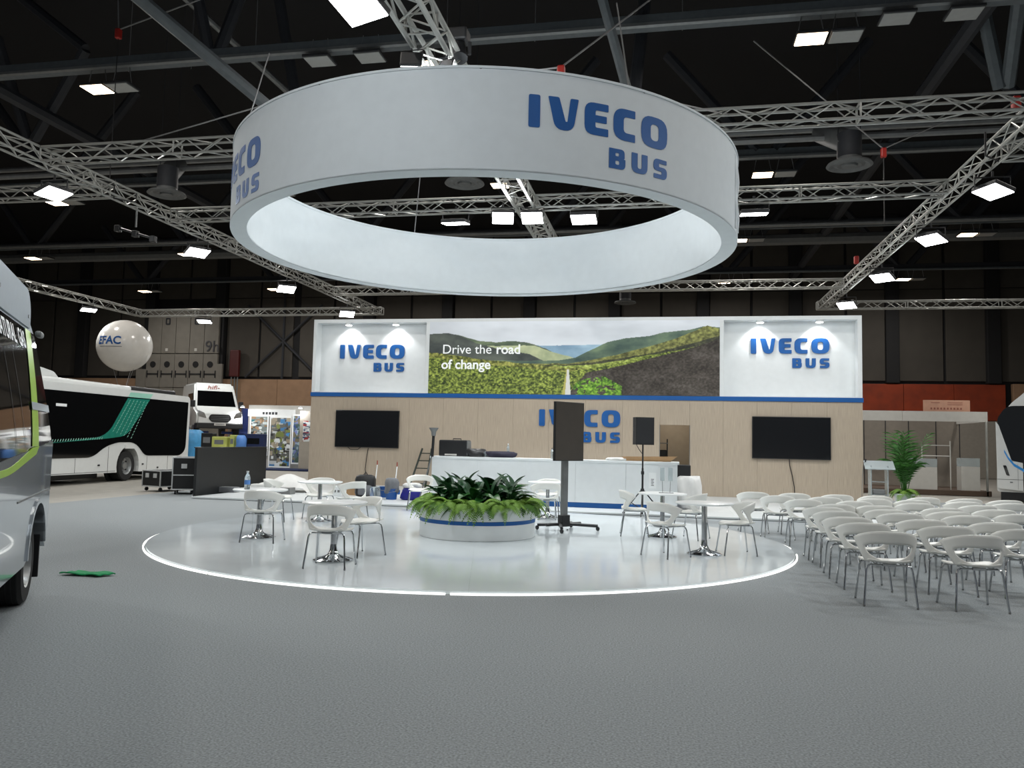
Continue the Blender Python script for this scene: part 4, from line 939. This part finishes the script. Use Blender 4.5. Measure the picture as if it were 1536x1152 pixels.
def ribbon_marks():     # woven light dashes running along the ribbon
    mk = MB()
    for ln in range(6):
        q = .1 + ln * .16
        for k in range(13):
            t = k / 13; x0 = 2.62 + .9 * t + q * 1.28; z0 = 1.62 + 1.06 * t - q * (.26 * (1 - t))
            if z0 < 2.64: mk.add([(x0, -.0215, z0), (x0 + .03, -.0215, z0), (x0 + .09, -.0215, z0 + .055), (x0 + .06, -.0215, z0 + .055)], [(0, 1, 2, 3)])
    for k in range(60):
        x0 = -4.6 + k * .115; z0 = 1.125 + (x0 + 4.9) * .0385
        mk.add([(x0, -.0215, z0 - .05), (x0 + .03, -.0215, z0 - .05), (x0 + .07, -.0215, z0 + .02), (x0 + .04, -.0215, z0 + .02)], [(0, 1, 2, 3)])
    o = mk.build('woven_marks', m_tealp, tl, False, False); o['kind'] = 'stuff'
ribbon_marks()
for x, z0, z1 in ((1.0, .34, .78), (2.62, .3, 1.12), (4.85, .28, .78), (6.2, .28, .78)): MB().box(x, x + .012, -.004, .01, z0, z1).build('panel_seam', m_hallg, bus)
MB().box(-4.9, 3.05, -.006, .01, .335, .35).build('skirt_line', m_grey, bus)
for x, z in ((2.1, .52), (4.55, .5), (5.5, .36), (6.85, .36)): MB().rbox(x, x + .1, -.02, .0, z, z + .05, .008).build('side_marker', m_black, bus)
MB().prism(rrect(2.95 + .55, 4.05, 1.05, 1.2, .03), -.018, -.0).build('fuel_flap', m_buswhite, bus)
wheel(bus, WC, .22, WZ, .49, .34, rimr=.58)
MB().prism(arc(WC, WZ, .63, 0, 2 * PI, 24)[:-1], .42, .46).build('arch_liner', m_black, bus)
MB().rbox(-5, 4.15, .25, 2.25, 2.93, 3.13, .07).build('roof_fairing', m_buswhite, bus); MB().rbox(4.3, 7.3, .4, 2.2, 2.95, 3.16, .05).build('roof_deck', m_black, bus)
MB().prism(rpoly([(-3.4, 3.05), (.55, 3.05), (.25, 3.28, .1), (-.3, 3.36, .1), (-3.4, 3.36)]), .3, 2.2).build('roof_pod', m_buswhite, bus)
ra = thing('roof_air_unit', 'pale square air-conditioning unit behind the silver van, on the bus roof', 'air unit', (-17.6, 17.9, 3.37)); MB().rbox(-1.2, .0, -.2, 1.4, 0, .55, .05).build('unit_case', m_buswhite, ra); MB().box(-1.1, -.1, -.205, -.2, .1, .45).build('unit_grille', m_boothw, ra)
MB().rbox(6.9, 7.66, .02, 2.48, .29, .32, .01).build('rear_step', m_grey, bus)
MB().rbox(5.8, 7.0, .7, 1.9, .1, .3, .02).build('underframe', m_black, bus); MB().rbox(-4, 2.9, .5, 2.0, .12, .34, .02).build('underframe', m_black, bus)
sl = MB().rbox(-.02, .45, -.022, -.012, 2.28, 2.36, .003).build('destination_text', m_wtext, bus)
# --- raised white van (front towards the viewer)
hv = thing('raised_van', 'white van with hifi lettering raised on a lift behind the bus', 'van', (-20.45, 34.0, 1.5), .72)
W2 = 1.03
prof = [(0, .42), (0, .98), (.18, 1.16), (.95, 1.36), (1.62, 2.2), (1.95, 2.58), (5.6, 2.66), (5.6, .42)]
def vw(z): return W2 * (1 - .14 * max(0, (z - 1.2) / 1.4) ** 1.3)
mb = MB(); n = len(prof); mb.add([(-vw(z), y, z) for y, z in prof] + [(vw(z), y, z) for y, z in prof], [tuple(range(n)), tuple(range(2 * n - 1, n - 1, -1))] + [(i, i + n, (i + 1) % n + n, (i + 1) % n) for i in range(n)])
bm = bmesh.new(); me = mb.mesh('van_body', m_buswhite); bm.from_mesh(me); bmesh.ops.bevel(bm, geom=list(bm.edges), offset=.09, segments=3, affect='EDGES'); bm.to_mesh(me); bm.free(); me.polygons.foreach_set('use_smooth', [True] * len(me.polygons)); me.set_sharp_from_angle(angle=.9); inst('van_body', me, hv)
def on_ws(x, q, off=.012):   # point on windscreen slope
    y = .95 + .67 * q; z = 1.36 + .84 * q; return (x, y - off * .8, z + off * .6)
ws = [on_ws(-.88, .04), on_ws(.88, .04), on_ws(.8, .97), on_ws(-.8, .97)]
MB().add(ws + [(p[0], p[1] + .02, p[2] - .02) for p in ws], [(0, 1, 2, 3), (4, 7, 6, 5), (0, 4, 5, 1), (1, 5, 6, 2), (2, 6, 7, 3), (3, 7, 4, 0)]).build('windscreen', m_cglass, hv)
def fpoly(name, pts, m, y0=-.02, y1=.03): return MB().prism(pts, y0, y1).build(name, m, hv)
gr = fpoly('grille', rpoly([(-.52, .82, .08), (-.36, .66, .06), (.36, .66, .06), (.52, .82, .08), (.42, 1.02, .08), (-.42, 1.02, .08)]), m_black, -.03)
for z in (.76, .84, .92): MB().box(-.4, .4, -.04, -.03, z, z + .015).build('grille_bar', m_grey, gr)
for s in (-1, 1):
    hb = MB().prism(rpoly([(s * .6, .84, .03), (s * .95, .92, .05), (s * .98, 1.2, .06), (s * .7, 1.08, .05)]), -.02, .25).build('headlamp', m_chrome, hv)
    MB().rbox(min(s * .98, s * 1.2), max(s * .98, s * 1.2), .85, .97, 1.36, 1.68, .03).build('wing_mirror', m_black, hv)
MB().rbox(-1.04, 1.04, -.05, .6, .36, .62, .04).build('bumper', m_black, hv)
pz = MB().rbox(-.26, .26, -.065, -.05, .5, .61, .005).build('number_plate', m_boothw, hv); MB().box(-.2, .2, -.067, -.065, .535, .575).build('plate_print', m_grey, pz)
o = inst('roof_lettering', text_mesh('hifi-', .38, m_redink, .006, 0., .3), hv, (-.36, 1.66, 2.27), (.86, 0, 0))
sgl = MB().prism(rpoly([(1.35, 1.42), (3.0, 1.42), (3.0, 2.05, .05), (1.75, 2.05, .05)]), -1.03, -1.0); 
o = sgl.build('side_window', m_cglass, hv); o.matrix_local = Matrix.Rotation(PI / 2, 4, 'Z') @ Matrix.Translation((0, 2 * 1.0 - .0, 0)) @ Matrix.Identity(4)
for s in (-1, 1):
    for y in (1.0, 4.4): 
        w_ = MB().tube([(s * .8, y, .36), (s * 1.02, y, .36)], .35, 24).build('wheel', m_tyre, hv, True); MB().tube([(s * 1.0, y, .36), (s * 1.03, y, .36)], .2, 20).build('wheel_cover', m_rim, w_)
li = thing('vehicle_lift', 'blue vehicle lift with two columns under the raised van', 'vehicle lift', (-20.85, 34.45, 0), .72)
for s in (-1, 1):
    MB().rbox(s * 1.45 - .14, s * 1.45 + .14, .8, 1.2, 0, 2.9, .02).build('column', m_liftblue, li); MB().rbox(min(s * .3, s * 1.5), max(s * .3, s * 1.5), .4, .6, 1.62, 1.74, .02).build('lift_arm', m_liftblue, li)
    MB().rbox(min(s * 1.1, s * 1.5), max(s * 1.1, s * 1.5), .7, 1.1, 1.5, 1.95, .02).build('carriage', m_liftblue, li)
# --- silver minibus, left foreground
TH = math.radians(34)
mv = thing('silver_minibus', 'silver minibus with black glass and a lime stripe at the left picture edge', 'minibus', (-5.72, 6.42, 0), PI / 2 + TH)
SE = .62; AX = -.08      # rear end and axle along local x; outer side at y=0, body towards +y
def side_y(z): return -.07 + (.012 * ((z - 1.0) / .5) ** 2 if z < 1.4 else .008 + .17 * ((z - 1.4) / .95) ** 1.25)
low = rpoly([(-5.2, .42), (AX - .62, .42)]) + arc(AX, .40, .5, PI * .97, .06 * PI) + [(AX + .56, .44), (SE - .12, .47)] + rpoly([(SE, .6, .06), (SE + .02, 1.46), (-.5, 1.40), (-2.0, 1.33), (-5.2, 1.3)])
MB().prism(low, -.07, 1.9).build('lower_body', m_silver, mv)
MB().prism(arc(AX, .40, .5, PI * .97, .06 * PI) + arc(AX, .40, .54, .06 * PI, PI * .97), -.085, .05).build('arch_lip', m_silver, mv)
def skin(name, s0f, s1f, z0, z1, m, off=0., nz=8, ns=10, wrap=False):
    vs = []; fs = []
    for j in range(nz + 1):
        q = j / nz
        for i in range(ns + 1):
            s0, s1 = s0f(q), s1f(q); s = s0 + (s1 - s0) * i / ns; za = z0(s) if callable(z0) else z0; zb = z1(s) if callable(z1) else z1; z = za + (zb - za) * q
            vs.append((s, side_y(z) - off, z))
        if wrap: vs.append((s1f(q) + .03, side_y(z) + .12, z)); vs.append((s1f(q) + .04, 1.85, z))
    k = ns + 1 + (2 if wrap else 0)
    for j in range(nz):
        for i in range(k - 1): a = j * k + i; fs.append((a, a + 1, a + k + 1, a + k))
    return MB().add(vs, fs).build(name, m, mv, True, False)
rear = lambda q: SE + .0 - .10 * q
zsill = lambda s: float(np.interp(s, [-5.2, -2, -.5, SE], [1.3, 1.33, 1.4, 1.46]))
skin('side_glass', lambda q: -5.2, rear, zsill, 2.5, m_cglass, 0, 10, 12, True)
skin('roof_side', lambda q: -5.2, lambda q: SE - .12 - .12 * q, 2.5, 2.66, m_silver2, -.0, 5, 12, True)
MB().prism(rpoly([(-5.2, 2.52), (.22, 2.52, .02), (.2, 2.7, .08), (.02, 2.86, .12), (-5.2, 2.9)]), .13, 1.75).build('roof_pod', m_silver2, mv)
MB().box(-5.2, SE - .26, .17, 1.8, 2.64, 2.66).build('roof_sheet', m_silver2, mv)
for s, z in ((-1.3, 2.68), (.08, 2.62)): MB().lathe([(0, .0), (.018, 0), (.018, -.01), (0, -.012)], 10).build('pod_screw', m_grey, mv).matrix_local = Matrix.Translation((s, .125, z)) @ Matrix.Rotation(PI / 2, 4, 'X')
skin('lime_stripe', lambda q: -.62 + .60 * q, lambda q: -.26 + .54 * q, 1.42, 2.5, m_lime, .006, 10, 2)
MB().prism(rpoly([(-5.2, 1.18), (-1.6, 1.22, .3), (-.42, 1.35), (-.27, 1.42), (-.62, 1.41), (-1.6, 1.27, .3), (-5.2, 1.25)]), -.074, -.069).build('lime_wave', m_lime, mv)
skin('door_handle_bar', lambda q: -.45, lambda q: SE - .03, 1.74, 1.81, m_silver2, .012, 2, 4); MB().rbox(SE - .2, SE - .02, .06, .12, 2.47, 2.53, .02).build('camera_pod', m_grey, mv)
for s in (-1.35, -.95): skin('pillar_line', lambda q, s=s: s, lambda q, s=s: s + .015, 1.42, 2.2, m_hallg, .004, 6, 1)
for wd, x0 in (('NATURAL', 0.), ('GAS', .98)):
    me = text_mesh(wd, .19, m_wtext, .002, .003)
    for v in me.vertices:
        z = 2.3 + v.co.y * 1.15; v.co = Vector((-1.5 + (x0 + v.co.x) * 1.0, side_y(z) - .006 - v.co.z * .2, z))
    inst('lettering', me, mv)
MB().box(-1.2, SE, -.075, -.06, .98, .995).build('swage_line', m_grey, mv)
wheel(mv, AX, .1, .36, .36, .23, rimr=.6); wheel(mv, AX, .36, .36, .36, .22, rimr=.6)
MB().rbox(AX + .47, AX + .5, -.04, .42, .16, .62, .005).build('mud_flap', m_black, mv)
MB().prism(arc(AX, .4, .5, 0, 2 * PI, 24)[:-1], .6, .64).build('arch_liner', m_black, mv)
MB().box(-5.1, SE - .2, .35, 1.7, .3, .5).build('underbody', m_black, mv)
MB().rbox(SE - .16, SE + .06, .0, 1.85, .44, .66, .04).build('rear_bumper', m_grey, mv); MB().rbox(SE - .005, SE + .035, -.05, .05, .9, 1.3, .02).build('tail_lamp', mat('tail_lamp_red', (120, 16, 14), .2), mv)
# --- coach at the right edge
co = thing('coach', 'white coach with a black windscreen and blue stripe at the right picture edge', 'coach', (10.42, 28.3, 0), -.40)
MB().prism(rpoly([(0, .3, .1), (0.02, 2.5, .25), (.3, 2.95, .2), (2.25, 2.95, .2), (2.53, 2.5, .25), (2.55, .3, .1)]), 0.1, 10).build('coach_body', m_buswhite, co)
MB().prism(rpoly([(.05, 2.66, .1), (.3, 3.05, .2), (2.25, 3.05, .2), (2.5, 2.66, .1), (2.4, 1.1), (1.25, 1.0), (.52, 1.25, .1), (.28, 1.45, .3), (.06, 2.2)]), -.02, .2).build('windscreen', m_cglass, co)
MB().prism(rpoly([(0.02, .42, .1), (.72, .36), (.72, 1.24), (.42, 1.3), (.08, 2.45, .1), (0.0, 2.55)]), -.05, .12).build('front_corner', m_buswhite, co)
MB().prism(rpoly([(.72, .36), (2.45, .36), (2.45, 1.2), (.72, 1.2)]), -.03, .12).build('front_panel', m_cglass, co)
pts = [(.22, 1.62), (.32, 1.4), (.48, 1.18), (.75, 1.0), (1.1, .88), (2.3, .8)]
MB().prism([(x, z + .04) for x, z in pts] + [(x, z - .05) for x, z in pts[::-1]], -.06, -.045).build('blue_stripe', mat('sky_blue_film', (40, 140, 215), .4), co)
MB().prism(rpoly([(.18, 1.15, .02), (.27, 1.15, .02), (.36, .82, .02), (.27, .84, .02)]), -.062, -.05).build('headlamp', m_cglass, co)
MB().box(.02, .72, -.056, -.05, .70, .71).build('panel_gap', m_hallg, co); MB().box(.58, .585, -.056, -.05, .4, 1.2).build('panel_gap', m_hallg, co)
MB().rbox(.36, .44, -.065, -.05, .6, .64, .01).build('catch', m_grey, co)
MB().rbox(.1, 2.45, .1, 9.5, .02, .32, .02).build('underbody', m_black, co)
MB().prism(rpoly([(.32, 3.0), (2.2, 3.0), (2.0, 3.6, .2), (1.0, 3.7, .2), (.75, 3.45, .2), (.45, 3.18, .1)]), .3, 6).build('roof_pod', m_buswhite, co)
wheel(co, 0, 0, 0, .48, .3) if False else None

# ================================================================== left background
po = thing('charcoal_podium', 'charcoal counter block standing by the flight cases', 'counter', (-11.55, 18.25, 0), math.atan2(3.9, -.25))
MB().rbox(0, 1.72, 0, .07, 0, 1.22, .004).build('podium_panel', m_podium, po); MB().rbox(1.725, 4.1, .03, .1, 0, 1.22, .004).build('podium_panel', m_podium, po); MB().rbox(.0, 4.1, .01, .1, 1.22, 1.24, .004).build('podium_top', m_podium, po)
m_trim = mat('bright_case_trim', (196, 198, 198), .4, metal=.3)
def case(u, v, rz, w, d, hh, label, castors=True, rows_=1):
    t = thing('flight_case', label, 'flight case', (u, v, 0), rz, 'flight cases'); z0 = .13 if castors else .02
    MB().rbox(0, w, 0, d, z0, z0 + hh, .008).build('case_body', m_case, t)
    for x in (0, w):
        for y in (0, d): MB().rbox(x - .015, x + .015, y - .015, y + .015, z0, z0 + hh, .004).build('edge_trim', m_trim, t)
    for z in (z0, z0 + hh) + ((z0 + hh * .45,) if rows_ > 1 else ()):
        for y in (0, d): MB().rbox(0, w, y - .015, y + .015, z - .015, z + .015, .004).build('edge_trim', m_trim, t)
        for x in (0, w): MB().rbox(x - .015, x + .015, 0, d, z - .015, z + .015, .004).build('edge_trim', m_trim, t)
    for x in ((w * .28, w * .72) if rows_ == 1 else (w * .5,)): MB().rbox(x - .07, x + .07, -.02, .0, z0 + hh * (.55 if rows_ == 1 else .66), z0 + hh * (.55 if rows_ == 1 else .66) + .12, .005).build('handle_dish', m_trim, t)
    if castors:
        for x in (.08, w - .08):
            for y in (.08, d - .08):
                MB().tube([(x - .02, y, .05), (x + .02, y, .05)], .05, 14).build('castor', m_black, t, True)
case(-14.1, 19.72, -.3, .72, .9, .42, 'low black flight case on castors, left of the tall case')
case(-12.55, 18.75, .5, .55, .8, .82, 'tall black flight case against the charcoal counter', True, 2)
# things behind / on the podium
wr_ = lump('blue_wrap', 'light blue wrapped bundle between the bus and the podium', 'bundle', (-18.25, 28.3, 0), (.4, .4, 1.75), m_bluewrap, 41)
items = ((-13.2, 21.6, .35, .55, m_yg, 'yellow-green carton behind the podium'), (-12.75, 21.7, .12, .62, m_yg, 'narrow yellow-green box right of the carton'), (-12.2, 21.9, .3, .3, m_navy, 'dark blue monitor box behind the podium'))
sd = thing('trade_stand_desk', 'dark desk behind the podium carrying boxes', 'desk', (-13.25, 23.2, 0)); MB().rbox(-1.3, .85, -.35, .35, 1.12, 1.17, .005).build('desk_top', m_boothw, sd); MB().rbox(-1.25, .8, -.3, .3, 0, 1.12, .005).build('desk_body', m_navy, sd)
for k, (x, w, hh, m, lab) in enumerate(((-.62, .26, .34, m_yg, 'yellow-green carton with dark print on the desk behind the podium'), (-.18, .08, .4, m_yg, 'narrow yellow-green box on the desk behind the podium'), (.55, .34, .45, m_navy, 'dark blue monitor on the desk behind the podium'), (-1.05, .2, .45, m_black, 'black machine on the desk behind the podium'))):
    b = thing('desk_box', lab, 'box', (-13.2 + x, 23.1, 1.17)); MB().rbox(-w, w, -.12, .12, 0, hh, .02).build('box_body', m, b); MB().box(-w * .6, w * .6, -.125, -.12, hh * .3, hh * .7).build('box_print', m_grey if k != 2 else m_screen, b)
lump('blue_white_bag', 'blue and white bag on the desk behind the podium', 'bag', (-13.05, 23.0, 1.17), (.13, .12, .4), m_labelb, 44)
# poster booth
bo = thing('poster_booth', 'small booth with tall picture panels left of the stand wall', 'booth', (-19.6, 34.6, 0), .05)
MB().rbox(-.2, 4.2, .9, 1.0, 0, 3.05, .01).build('booth_wall', m_boothw, bo); MB().box(-.2, 4.2, -.6, 1.0, .0, .06).build('booth_floor', m_navy, bo)
MB().rbox(2.98, 4.2, -.42, -.32, .1, 2.75, .01).build('grey_panel', m_ledgew, bo)
MB().rbox(-.2, 2.2, .82, .9, 2.5, 2.85, .01).build('fascia', m_wtext, bo); o = inst('fascia_text', text_mesh('EGETAV', .2, m_ink, .004), bo, (.62, .815, 2.6), (PI / 2, 0, 0)) if False else None
for k in range(5): MB().box(.55 + k * .16, .66 + k * .16, .81, .82, 2.6, 2.72).build('fascia_mark', m_ink, bo)
def poster(name, x0, w, z0, hh, y, pal, seed, parent):
    r = np.random.default_rng(seed); ny, nx = 100, 44; im = np.zeros((ny, nx, 3)); im[:] = lin(pal[0])[:3]
    yy, xx = np.mgrid[0:ny, 0:nx]
    for k in range(150):
        c_ = r.integers(0, len(pal)); cx, cy = r.uniform(0, nx), r.uniform(0, ny); rx, ry = r.uniform(1, 9), r.uniform(1, 7)
        mk = ((xx - cx) / rx) ** 2 + ((yy - cy) / ry) ** 2 < 1 if k % 2 else (abs(xx - cx) < rx) & (abs(yy - cy) < ry * .7); im[mk] = np.array(lin(pal[c_])[:3]) * r.uniform(.7, 1.15)
    o = colour_sheet(name, w, hh, np.clip(im, 0, 1), m_green, parent, 0); o.location = (x0, y, z0); return o
pal1 = [(120, 130, 128), (60, 70, 72), (190, 200, 200), (40, 110, 120), (150, 120, 90), (30, 34, 36), (110, 90, 60)]
pal2 = [(90, 92, 88), (70, 130, 180), (40, 40, 40), (160, 150, 130), (110, 120, 60), (200, 205, 205), (60, 60, 58)]
pal3 = [(80, 100, 110), (150, 170, 180), (40, 60, 110), (60, 80, 70), (120, 110, 90), (110, 120, 170)]
for k, (x0, w, z0, hh, y, pl_) in enumerate(((.0, .82, .7, 1.8, .8, pal1), (1.0, 1.0, .15, 2.3, .8, pal2), (2.25, .62, .35, 2.2, .55, pal3))):
    MB().rbox(x0 - .06, x0 + w + .06, y + .01, y + .06, z0 - .08, z0 + hh + .08, .01).build('picture_panel', m_wtext, bo); poster('printed_picture', x0, w, z0, hh, y + .005, pl_, 50 + k, bo)
poster('printed_picture', 3.15, .75, 1.35, .95, -.43, [(200, 205, 205), (40, 60, 110), (160, 50, 50), (60, 70, 90), (120, 130, 140)], 60, bo)
for k, x in enumerate((.1, 3.0)):
    t = thing('booth_lamp', ('left small lit lamp on the poster booth', 'right small lit lamp on the poster booth')[k], 'lamp', (-19.6 + x, 34.3, 2.88), 0, 'poster booth lamps'); MB().lathe([(0, 0), (.08, .0), (.1, .06), (0, .1)], 16).build('lamp_can', m_white, t); MB().lathe([(0, -.01), (.09, -.01), (.09, 0), (0, 0)], 16).build('lamp_lens', m_lampw, t); area_light('booth_light', t, (0, -.1, -.05), 30, .15, (1, 1, 1), (.3, .6, -1.2))
# balloon
ba = thing('advertising_balloon', 'large white balloon printed EFAC, tethered above the bus', 'balloon', (-23.4, 31.0, 5.38))
bm = bmesh.new(); bmesh.ops.create_uvsphere(bm, u_segments=40, v_segments=24, radius=1.13); me = bpy.data.meshes.new('balloon_skin'); bm.to_mesh(me); bm.free(); me.materials.append(mat('glossy_white_vinyl', (205, 202, 196), .2, var=.03)); me.polygons.foreach_set('use_smooth', [True] * len(me.polygons)); inst('balloon_skin', me, ba)
def on_ball(lon, lat, r=1.135):
    b0 = math.atan2(-31.0, 23.4); a = b0 + lon; return Vector((r * math.cos(lat) * math.cos(a), r * math.cos(lat) * math.sin(a), r * math.sin(lat)))
me = text_mesh('EFAC', .42, m_blue, .001, .012); bisect_x(me, .05)
for v in me.vertices: v.co = on_ball(-1.1 + v.co.x * .98, -.03 + v.co.y * 1.0, 1.137)
inst('balloon_lettering', me, ba)
me = MB().box(0, .95, 0, .004, 0, .025).mesh('line', m_grey); bisect_x(me, .05)
for v in me.vertices: v.co = on_ball(-1.0 + v.co.x * .95, -.14 + v.co.z * .9, 1.134 + v.co.y * .5)
inst('printed_line', me, ba)
for x, y in ((-.5, 0), (.5, 0), (0, .5)): MB().tube([(x, y, -1.0), (0, 0, -2.35)], .01, 5).build('tether', m_wire, ba)
MB().rbox(-.14, .14, -.14, .14, -2.55, -2.33, .03).build('tether_block', m_boothw, ba)
bmst = thing('balloon_mast', 'dark mast holding the balloon tether behind the bus', 'mast', (-23.4, 31.0, 0)); MB().tube([(0, 0, 0), (0, 0, 2.83)], .05, 8).build('mast_pole', m_black, bmst); MB().lathe([(0, 0), (.5, 0), (.5, .06), (0, .08)], 20).build('mast_base', m_black, bmst)

# ================================================================== right background booth
rb2 = thing('shell_scheme_booth', 'empty beige booth with a white fascia right of the stand wall', 'booth', (6.4, 31.5, 0))
MB().rbox(-.4, 4.85, -.5, 2.6, 0, .18, .01).build('booth_floor', mat('brown_floor_edge', (84, 68, 56), .8), rb2)
for x0, x1 in ((-.4, .52), (.54, 1.3), (1.32, 2.1), (2.12, 2.95), (2.97, 3.95), (3.97, 4.8)): MB().rbox(x0, x1, 2.45, 2.5, .18, 2.75, .006).build('wall_panel', m_booth, rb2)
for x in (.53, 1.31, 2.11, 2.96, 3.96, 4.81): MB().box(x - .012, x + .012, 2.43, 2.46, .18, 2.75).build('panel_joint', m_beamd, rb2)
for x0, x1 in ((-.4, 1.95), (1.96, 4.75)): MB().rbox(x0, x1, -.48, -.44, 2.62, 2.98, .005).build('fascia_board', m_boothw, rb2)
MB().rbox(4.7, 4.76, -.5, 2.5, 2.62, 2.98, .005).build('fascia_board', m_boothw, rb2)
for x in (4.72,): MB().rbox(x - .03, x + .03, -.5, -.44, 0, 2.62, .005).build('post', m_alu, rb2)
sg = MB().rbox(2.75, 4.3, -.2, -.15, 2.99, 3.4, .005).build('name_board', mat('salmon_board', (196, 150, 126), .6), rb2)
for x0, x1, z in ((3.0, 3.3, 3.3), (3.55, 4.05, 3.3), (3.55, 4.05, 3.23)): MB().box(x0, x1, -.206, -.2, z, z + .02).build('board_print', mat('faded_red_print', (150, 92, 76), .6), sg)
for k in range(10): MB().box(2.98 + k * .11, 3.04 + k * .11, -.206, -.2, 3.06, 3.13).build('board_letter', mat('faded_red_print', (150, 92, 76), .6), sg)
for k, (x, w, hh, lab) in enumerate(((2.55, .55, .8, 'white display cabinet with a glass top, right of the palm'), (4.2, .3, .85, 'narrow white display cabinet at the right of the empty booth'))):
    c_ = thing('display_cabinet', lab, 'cabinet', (6.4 + x, 31.3, .18)); MB().rbox(-w, w, -.25, .25, 0, hh, .006).build('cabinet_body', m_boothw, c_); MB().rbox(-w, w, -.25, .25, hh + .002, hh + .3, .004).build('glass_case', m_acryl, c_)
rk = thing('tube_rack', 'thin white tube rack standing in the empty booth', 'rack', (9.75, 31.4, .18))
for x in (-.65, .3): MB().tube([(x, 0, 0), (x, 0, 1.6 if x < 0 else 1.75)], .022, 6).build('rack_post', m_boothw, rk)
for z in (1.2, 1.58): MB().tube([(-.65, 0, z), (.3, 0, z)], .018, 6).build('rack_rail', m_boothw, rk)
